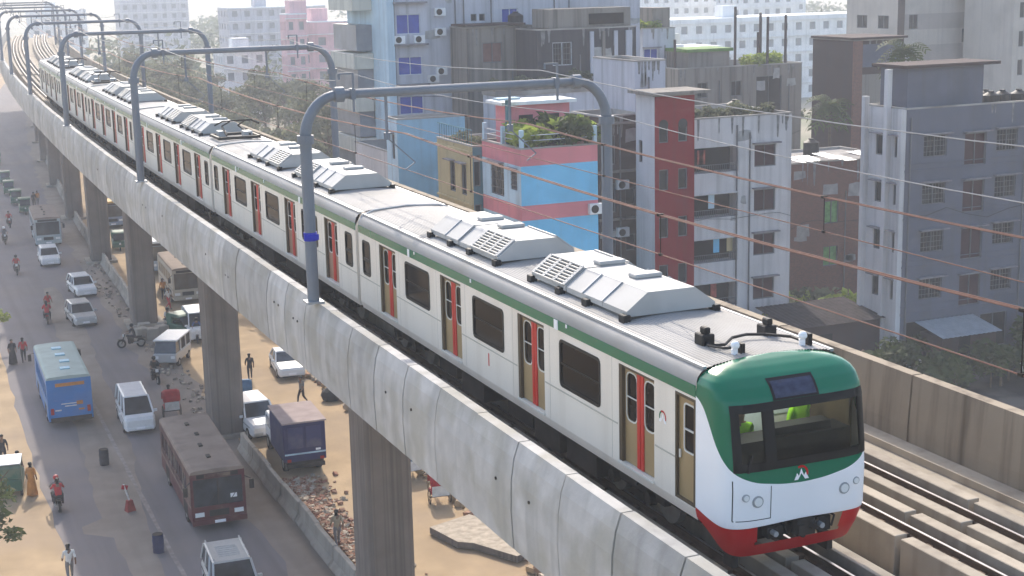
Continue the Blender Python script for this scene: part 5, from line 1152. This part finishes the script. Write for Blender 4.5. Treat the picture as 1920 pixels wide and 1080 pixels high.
for s in (-1, 1):
    MB().b2(*sorted((s*.94, s*.958)), 1.35, 2.25, 1.3, 1.9).put("cab_window", Mt['carglass'], t)
    for yy in (-2.0, 2.0): wheel(t, s*.85, yy, .40, .25)
    MB().box((s*.85, -3.06, .85), (.2, .05, .14)).put("tail_light", lampr, t)
# open backed passenger tempo
t = thing("minivan", "small white open backed passenger van turning beside the second pier", "van", (2.55, 68.2, 0), radians(-28))
MB().b2(-.78, .78, -1.6, 1.7, .35, .95).put("body", Mt['silver'], t, bev=.06); MB().b2(-.82, .82, -1.35, 1.75, 1.72, 1.82).put("roof", Mt['carwhite'], t, bev=.04)
MB().loft([[(-.74, -1.5, .96), (.74, -1.5, .96), (.74, -.55, .96), (-.74, -.55, .96)], [(-.68, -1.2, 1.71), (.68, -1.2, 1.71), (.68, -.55, 1.71), (-.68, -.55, 1.71)]]).put("cab_glass", Mt['carglass'], t); MB().b2(-.7, .7, -.5, 1.68, .96, 1.7).put("dark_interior", Mt['black'], t)
for x in (-.76, .76):
    for yy in (-.5, .6, 1.66): MB().bar((x, yy, .95), (x, yy, 1.72), .07).put("post", Mt['carwhite'], t)
    for yy in (-1.0, 1.1): wheel(t, x*.93, yy, .28, .16)
    MB().box((x*.72, -1.61, .72), (.26, .05, .18)).put("headlight", lampw, t)
# three wheeled auto rickshaws
def cng(label, x, y, rz=0.0, group="auto rickshaws in the far traffic", body=None):
    body = body or paint("auto_green", (.03, .11, .07), .45, .3)
    t = thing("auto_rickshaw", label, "auto rickshaw", (x, y, 0), rz, group)
    prof = [(-1.25, .35), (1.2, .35), (1.25, 1.0), (-.75, 1.0), (-1.2, .8)]
    MB().prism(prof, 'x', -.62, .62).put("body", body, t, bev=.05)
    MB().prism([(-.55, 1.62), (-.35, 1.72), (1.15, 1.70), (1.26, 1.55), (1.26, 1.01), (.55, 1.01), (.5, 1.5), (-.5, 1.5)], 'x', -.62, .62).put("canopy", Mt['black'] if body is None else body, t, bev=.04)
    MB().loft([[(-.55, -.95, 1.0), (.55, -.95, 1.0), (.55, -.9, 1.0), (-.55, -.9, 1.0)], [(-.5, -.55, 1.55), (.5, -.55, 1.55), (.5, -.5, 1.55), (-.5, -.5, 1.55)]]).put("windscreen", Mt['carglass'], t)
    wheel(t, 0.001, -1.0, .24, .12)
    for s in (-1, 1): wheel(t, s*.55, .8, .24, .12)
    MB().box((0, -1.28, .72), (.16, .06, .16)).put("headlight", lampw, t); MB().b2(-.5, .5, .3, .5, .6, 1.2).put("seat_back", Mt['under'], t)
    return t
c0 = cng("dark green auto rickshaw just ahead of the far grey bus", .15, 142.0, radians(-3))
for lab, x, y, rz in (("second auto rickshaw of the far queue, behind the nearest one", -.1, 149.5, -3), ("third auto rickshaw of the far queue", -.15, 158.5, -3), ("fourth auto rickshaw of the far queue", .25, 168.5, -4), ("auto rickshaw at the far left of the traffic, driving away", -3.9, 152, 176), ("auto rickshaw farthest up the hazy road", 1.0, 192, -4), ("auto rickshaw lost in the haze near the left edge", -2.6, 205, -4), ("auto rickshaw in the far left lane under the bend", -4.4, 182, 176), ("auto rickshaw second from the left edge in the far left lane", -5.6, 168, 176), ("auto rickshaw beside the bend in the hazy far road", 2.0, 214, -5), ("auto rickshaw next to the far verge barrier", 2.4, 228, -5), ("hazy auto rickshaw in the middle of the far road", -.6, 236, -5), ("auto rickshaw behind the fourth of the far queue", -1.4, 178, -4), ("auto rickshaw at the left edge ahead of the motorcycles", -5.6, 131, 176)):
    c = copy_tree(c0); c.location = (x, y, 0); c.rotation_euler.z = radians(rz); c['label'] = lab
c = copy_tree(c0); c.location = (4.6, 75.0, 0); c.rotation_euler.z = radians(20); c['label'] = "green auto rickshaw waiting in the gap between the second and third piers"; c['group'] = "auto rickshaws under the viaduct"
c = copy_tree(c0); c.location = (-9.6, 46.2, 0); c.rotation_euler.z = radians(172); c['label'] = "dark auto rickshaw with people round it at the left edge"; c['group'] = "auto rickshaws under the viaduct"
MB().b2(-.63, .63, -.5, 1.2, 1.725, 1.78).put("white_roof_cover", Mt['carwhite'], c, bev=.02)
c = copy_tree(c0); c.location = (6.0, 113.5, 0); c.rotation_euler.z = radians(-4); c['label'] = "green auto rickshaw between the fourth pier and the frontage buses"; c['group'] = "auto rickshaws under the viaduct"
# motorcycles with riders
def wheel2(t, y, r, w_):
    o = MB().cyl((-w_/2, 0, 0), (w_/2, 0, 0), r, r, 18).put("wheel", Mt['tyre'], t, (0, y, r)); MB().cyl((-w_/2-.005, 0, 0), (w_/2+.005, 0, 0), r*.62, r*.62, 14).put("rim", Mt['hub'], o)
def moto(label, x, y, rz, pm, rider_label, top, helmet, pillion=None):
    t = thing("motorcycle", label, "motorcycle", (x, y, 0), rz, "motorcycles on the road")
    wheel2(t, -.68, .31, .1); wheel2(t, .62, .31, .12)
    MB().loft([[(-.12, -.36, .80), (.12, -.36, .80), (.15, -.1, .78), (-.15, -.1, .78)], [(-.1, -.34, .95), (.1, -.34, .95), (.1, 0, .86), (-.1, 0, .86)]]).put("fuel_tank", pm, t, bev=.03)
    MB().b2(-.13, .13, .0, .72, .72, .80).put("seat", Mt['black'], t, bev=.03); MB().box((0, -.05, .48), (.26, .42, .34)).put("engine", Mt['under'], t, bev=.03)
    mb = MB(); mb.bar((-.07, -.68, .31), (-.07, -.42, .98), .05); mb.bar((.07, -.68, .31), (.07, -.42, .98), .05); mb.bar((0, -.35, .8), (0, .55, .62), .07); mb.bar((-.1, .62, .31), (-.1, 0, .4), .05); mb.put("frame", Mt['under'], t)
    MB().tube([(-.34, -.36, 1.03), (-.1, -.44, 1.0), (.1, -.44, 1.0), (.34, -.36, 1.03)], .02, 6).put("handlebar", Mt['hub'], t); MB().box((0, -.54, .88), (.18, .1, .18)).put("headlight", lampw, t)
    MB().b2(-.08, .08, -.92, -.5, .60, .64).put("mudguard", pm, t); MB().b2(-.1, .1, .5, .95, .66, .70).put("mudguard", pm, t); MB().cyl((.16, .1, .35), (.18, .85, .42), .05, .06, 8).put("exhaust", Mt['hub'], t)
    v = Matrix.Rotation(rz, 3, 'Z') @ Vector((0, .1, 0)); person(rider_label, 'ride', x+v.x, y+v.y, -.02, rz, top, 'dark', "people on motorcycles", helmet)
    if pillion:
        v = Matrix.Rotation(rz, 3, 'Z') @ Vector((0, .55, 0)); person(pillion[0], 'ride', x+v.x, y+v.y, .0, rz, pillion[1], 'dark', "people on motorcycles")
mred = paint("red_bike_paint", (.30, .02, .02), .35, .1); mblk = paint("black_bike_paint", (.02, .02, .022), .35, .2)
hw_h = Mt['white']; hb = Mt['black']; hr = mat("red_helmet", (.4, .03, .03), .3, .05)
moto("motorcycle ridden away along the left lane in front of the sunlit strip", -7.75, 42.6, pi, mblk, "rider in a red helmet on the motorcycle by the sunlit strip", 'grey', hr, ("pillion passenger in dark red behind the rider by the sunlit strip", 'red'))
moto("dark motorcycle crossing side on in front of the third pier", .75, 73.6, radians(-100), mblk, "rider in black on the motorcycle crossing by the third pier", 'dark', hb)
moto("motorcycle coming towards the camera in front of the small open backed van", .6, 63.6, radians(5), mblk, "rider in dark clothes just in front of the open backed van", 'dark', hb)
moto("red motorcycle left of the silver estate car, with two people", -3.7, 84.6, radians(175), mred, "rider in red left of the silver estate car", 'red', None, ("pillion in pale red left of the silver estate car", 'red'))
moto("motorcycle alone in the lane left of the white car", -4.0, 105.6, radians(-3), mblk, "rider in dark red left of the white car", 'red', hb)
moto("motorcycle left of the far grey bus", -3.6, 122.6, 0, mblk, "helmeted rider left of the far grey bus", 'grey', hw_h)
moto("red motorcycle behind the helmeted rider left of the far grey bus", -2.3, 133, 0, mred, "rider in bright red up the road by the far grey bus", 'red', None)
moto("motorcycle at the left edge level with the far grey bus", -5.0, 121.5, pi, mblk, "rider in black at the left edge level with the far grey bus", 'dark', hb)
moto("motorcycle half hidden between the blocks at the third pier and the second pier", 4.0, 77.5, radians(10), mblk, "rider in a white top beside the concrete blocks of the third pier", 'white', hb)
moto("motorcycle under the viaduct close to the second pier's far side", 5.2, 73.2, radians(-10), mblk, "rider in blue under the viaduct behind the second pier", 'blue', hb)
moto("motorcycle far up the road near the queue of auto rickshaws", -4.6, 137, pi, mblk, "rider in grey far up the road by the auto rickshaws", 'grey', hb)
# cycle rickshaws
def cycle_rickshaw(label, x, y, rz, hoodm, group="cycle rickshaws"):
    t = thing("cycle_rickshaw", label, "cycle rickshaw", (x, y, 0), rz, group)
    def wl(xx, yy):
        mb = MB(); mb.tube([(xx, yy+.34*cos(a), .34+.34*sin(a)) for a in [2*pi*k/16 for k in range(17)]], .02, 5)
        for k in range(6): mb.bar((xx, yy, .34), (xx, yy+.33*cos(k*1.047), .34+.33*sin(k*1.047)), .012)
        mb.put("wheel", Mt['tyre'], t)
    wl(0, -1.15); wl(-.5, .35); wl(.5, .35)
    mb = MB(); mb.bar((0, -1.15, .34), (0, -.95, .95), .05); mb.bar((0, -1.0, .72), (0, .2, .5), .05); mb.bar((0, -.45, .5), (0, -.5, .88), .05); mb.bar((-.5, .35, .34), (.5, .35, .34), .05); mb.bar((-.3, -.93, .98), (.3, -.93, .98), .035); mb.put("frame", Mt['under'], t)
    MB().b2(-.46, .46, .0, .6, .52, .72).put("seat", hoodm, t, bev=.03); MB().b2(-.46, .46, .55, .64, .72, 1.15).put("backrest", hoodm, t, bev=.03); MB().box((0, -.5, .92), (.18, .26, .06)).put("saddle", Mt['black'], t)
    mb = MB(); n = 10
    mb.loft([[(s*.5, .3+.42*r_*sin(q), 1.0+.62*r_*cos(q)) for q in [pi*(-.5+k/n) for k in range(n+1)]] for s, r_ in ((-1, .85), (-.7, 1), (.7, 1), (1, .85))], closed=False, caps=False); mb.put("hood", hoodm, t, fix=False)
    MB().b2(-.42, .42, .66, .675, .45, .95).put("painted_back_board", CL['white'], t)
    return t
redh = mat("red_hood_cloth", (.38, .02, .025), .6, .15, 4); blueh = mat("blue_hood_cloth", (.06, .14, .24), .6, .2, 4)
cycle_rickshaw("red hooded cycle rickshaw seen from behind near the broken slab", 9.1, 35.3, radians(172), redh); person("driver bent over the red hooded rickshaw near the broken slab", 'ride', 9.02, 35.75, 0, radians(172), 'grey', 'tan', "rickshaw drivers")
cycle_rickshaw("blue cycle rickshaw half hidden behind the nearest pier's right edge", 9.2, 39.4, radians(185), blueh); person("driver with a white cap area on the blue rickshaw behind the nearest pier", 'ride', 9.25, 39.85, 0, radians(185), 'white', 'dark', "rickshaw drivers")
cycle_rickshaw("cycle rickshaw with a red hood just behind the maroon bus's roof", .15, 55.9, radians(178), redh); person("driver in red on the rickshaw behind the maroon bus", 'ride', .16, 56.35, 0, radians(178), 'red', 'grey', "rickshaw drivers")
cycle_rickshaw("dark cycle rickshaw tucked beside the second pier on the sand", 4.4, 55.5, radians(-10), blueh)
# pedestrians
for lab, pose, x, y, rz, top, leg, robe in (
 ("woman in a long black robe at the left edge under the small light green tree", 'stand', -7.2, 72.6, 10, 'dark', 'dark', True), ("person in a red top and dark trousers beside the woman in black", 'walk', -6.5, 72.7, 180, 'red', 'dark', False),
 ("man in grey walking across the sand above the blue truck", 'walk', 7.6, 54.4, -60, 'grey', 'dark', False), ("person in dark clothes on the sand close to the second pier's right edge", 'walk', 6.1, 61.2, 170, 'dark', 'dark', False),
 ("man in a pale shirt standing on the rubble behind the concrete barrier", 'walk', 3.0, 31.7, 175, 'tan', 'grey', False), ("person in orange standing at the tail of the auto rickshaw by the left edge", 'stand', -8.7, 45.0, 150, 'orange', 'orange', True),
 ("person in a dark top beside the auto rickshaw at the left edge", 'stand', -9.1, 47.2, 40, 'dark', 'dark', False), ("person in a white shirt with black hair cut off by the bottom edge", 'walk', -8.35, 32.9, 180, 'white', 'grey', False),
 ("person standing on the verge beside the far barrier", 'stand', 1.5, 146, 0, 'dark', 'dark', False), ("person in orange beside the far barrier", 'stand', 2.0, 147, 20, 'orange', 'grey', False),
 ("person in an orange top near the parked frontage buses", 'stand', 5.6, 88.3, 0, 'orange', 'dark', False), ("person in white beside the frontage buses", 'walk', 5.3, 84.5, 40, 'white', 'red', False), ("person in black at the far left by the sunlit verge", 'walk', -9.6, 50.5, 0, 'dark', 'dark', False), ("two tone clothed walker left of the pair of estate cars", 'walk', -3.3, 87.4, 10, 'red', 'tan', False)):
    person(lab, pose, x, y, .015, radians(rz), top, leg, "people on foot", None, robe)
# crew in the cab
person("crew member in a hi-vis vest behind the main windscreen pane", 'stand', .78, -7.1, H+1.2, radians(15), 'vest', 'dark', "crew in the cab")
person("driver in a hi-vis vest behind the narrow windscreen pane", 'stand', -.52, -7.2, H+1.02, radians(-10), 'vest', 'dark', "crew in the cab")
# ------------------------------------------------------------------ street things
def barrier_block(label, u, y, L, h=.95, tilt=0.0):
    p = P(u, y, 0)
    prof = [(-.34, 0), (.34, 0), (.34, .12), (.16, .38), (.11, h), (-.11, h), (-.16, .38), (-.34, .12)]
    o = MB().prism(prof, 'y', -L/2, L/2).put("concrete_barrier", Mt['barrier'], None, p, -head(y)+tilt, bev=.025)
    o['label'] = label; o['category'] = "barrier"; o['group'] = "median barrier blocks"
rr = random.Random(9)
yy = 23.6
while yy < 46.6: barrier_block("%s barrier block from the camera in the row between the first and second piers" % ORD[int((yy-23.5)/3)], 2.35+rr.uniform(-.05, .05), yy+1.5, 2.94, tilt=rr.uniform(-.02, .02)); yy += 3.0
for a, e, nm in ((53.0, 66, "short dusty concrete barrier row beyond the second pier"), (83.0, 105, "%s barrier block from the camera in the row between the third and fourth piers"), (110.5, 133, "%s barrier block from the camera in the row between the fourth and fifth piers"), (138, 190, "%s hazy barrier block from the camera beyond the fifth pier")):
    yy = a
    if a == 53.0: continue
    while yy < e: barrier_block(nm % ORD[int((yy-a)/3+.1)], 2.3+rr.uniform(-.06, .06), yy+1.5, 2.94); yy += 3.0
for i, (x, y, a) in enumerate(((1.75, 75.6, .2), (2.5, 75.2, -.1), (3.2, 75.7, .3), (2.2, 77.0, 0), (3.6, 76.8, .5))):
    MB().b2(-.42, .42, -.35, .35, 0, .85).put("concrete_block", Mt['barrier'], None, (x, y, .01), a, bev=.04, label=("concrete block stacked at the foot of the third pier, %s" % ("leftmost of the front ones", "middle of the front ones", "rightmost of the front ones", "behind on the left", "behind on the right")[i]), category="concrete block", group="concrete blocks at the third pier")
def drum(label, x, y, m, rz):
    t = thing("traffic_drum", label, "drum", (x, y, .01), rz); mb = MB()
    t.scale = (.85, .85, .9); mb.cyl((0, 0, 0), (0, 0, .92), .29, .29, 16); mb.put("shell", m, t)
    for z in (.28, .60): MB().cyl((0, 0, z), (0, 0, z+.05), .305, .305, 16).put("rib", m, t)
    MB().cyl((0, 0, .922), (0, 0, .95), .27, .27, 16).put("lid", Mt['under'], t)
drum("dark steel drum standing alone on the dusty strip behind the red marker post", -4.75, 48.3, mat("black_drum", (.04, .04, .05), .6, .3, 3), 0)
drum("navy blue steel drum near the silver off road car", -4.35, 34.7, mat("navy_drum", (.03, .035, .09), .55, .25, 3), .4)
t = thing("marker_post", "leaning red and white marker post on the dusty strip between the two drums", "marker post", (-4.65, 40.6, .01), .3)
MB().loft([[(-.22, -.18, 0), (.22, -.18, 0), (.22, .18, 0), (-.22, .18, 0)], [(-.14, -.1, .55), (.12, -.1, .55), (.12, .1, .55), (-.14, .1, .55)]]).put("base", mat("faded_red", (.30, .045, .04), .7, .3, 4), t)
MB().bar((-.02, 0, .55), (-.2, .1, 1.35), .07).put("post", CL['white'], t); MB().box((-.16, .08, 1.2), (.3, .06, .2), 0, 0, .3).put("flag", CL['red'], t)
# broken slabs and rubble along the frontage
brk = mat("loose_brick", (.27, .125, .08), .9, .3, 3); brk2 = mat("dusty_brick", (.34, .20, .13), .9, .3, 3); stn = mat("dusty_stone", (.42, .35, .27), .95, .25, 3)
MB().panel([(7.2, 31.3), (9.4, 32.0), (11.8, 27.6), (9.4, 26.4), (8.3, 28.6), (7.7, 29.1)], [], lambda u, v, d: (u, v, .34)).panel([(7.2, 31.3), (9.4, 32.0), (11.8, 27.6), (9.4, 26.4), (8.3, 28.6), (7.7, 29.1)], [], lambda u, v, d: (u, v, .05)).put("paving_slab", stn, None, fix=False, label="large broken concrete slab lying on the sand right of the nearest pier", category="slab")
sl_ = bpy.data.objects["paving_slab"]; sm_ = sl_.modifiers.new("thick", 'SOLIDIFY'); sm_.thickness = .02
kb = MB(); out = [(7.2, 31.3), (9.4, 32.0), (11.8, 27.6), (9.4, 26.4), (8.3, 28.6), (7.7, 29.1)]
kb.add([(x, y, .05) for x, y in out]+[(x, y, .34) for x, y in out], [(i, (i+1) % 6, 6+(i+1) % 6, 6+i) for i in range(6)]); kb.put("slab_edge", Mt['pier'], sl_)
def rubble(name, n, region, mats, smin, smax, seed):
    rr = random.Random(seed); mb = MB()
    for i in range(n):
        x, y = region(rr); s = rr.uniform(smin, smax); mb.cur = rr.randrange(len(mats))
        mb.box((x, y, s*.3), (s*rr.uniform(.6, 1.2), s*rr.uniform(.5, 1), s*rr.uniform(.3, .8)), rr.uniform(0, 3), rr.uniform(-.5, .5), rr.uniform(-.4, .4))
    mb.put(name, mats, kind='stuff')
rubble("brick_rubble", 1900, lambda r: (3.1+abs(r.gauss(0, .75)), r.uniform(25, 41.5)), [brk, brk2, brk2, stn, stn], .07, .24, 1)
rubble("stone_rubble", 420, lambda r: (9.6+abs(r.gauss(0, 1.2)), r.uniform(24, 62)), [stn, brk2, Mt['sand']], .12, .6, 2)
rubble("verge_debris", 260, lambda r: (r.uniform(1.4, 3.0), r.uniform(52, 110)), [stn, Mt['dust']], .06, .3, 3)
rubble("waste_ground_debris", 420, lambda r: (r.uniform(36, 50), r.uniform(43, 60)), [stn, Wm['pale'], brk2, Wm['hazyw']], .2, 1.1, 4)
for lab, x, y, rz in (("cloth covered heap beside the sunlit sand near the white sedan", 9.6, 54.5, .3),):
    MB().ball((0, 0, .35), (.9, .6, .5), 10, 6).put("covered_heap", CL['dark'], None, (x, y, 0), rz, label=lab, category="heap")
for lab, x, y, z in (("black water tank on the long low grey house's roof", 57.5, 95, 15.2), ("black water tank on the roof of the white block by the red tower", 39.8, 58.5, 14.65), ("black water tank on the old tan house", 31.9, 77.5, 20.5), ("black water tank on the bare brick building's roof", 51.2, 66, 10.6)):
    k = MB(); k.cyl((0, 0, 0), (0, 0, 1.1), .6, .6, 16).cyl((0, 0, 1.1), (0, 0, 1.32), .6, .22, 16); k.cyl((0, 0, 1.32), (0, 0, 1.4), .22, .22, 12); k.put("water_tank", Mt['black'], None, (x, y, z), label=lab, category="water tank")
# ------------------------------------------------------------------ air
hz = bpy.data.materials.new("haze"); hz.use_nodes = True; n = hz.node_tree.nodes; n.remove(n["Principled BSDF"])
pv = n.new("ShaderNodeVolumePrincipled"); pv.inputs['Color'].default_value = (.93, .955, 1.0, 1); pv.inputs['Density'].default_value = HAZE; pv.inputs['Anisotropy'].default_value = .0
hz.node_tree.links.new(pv.outputs[0], n["Material Output"].inputs['Volume'])
MB().b2(-420, 560, -120, 900, -1.0, 40).put("haze", hz, kind='stuff')
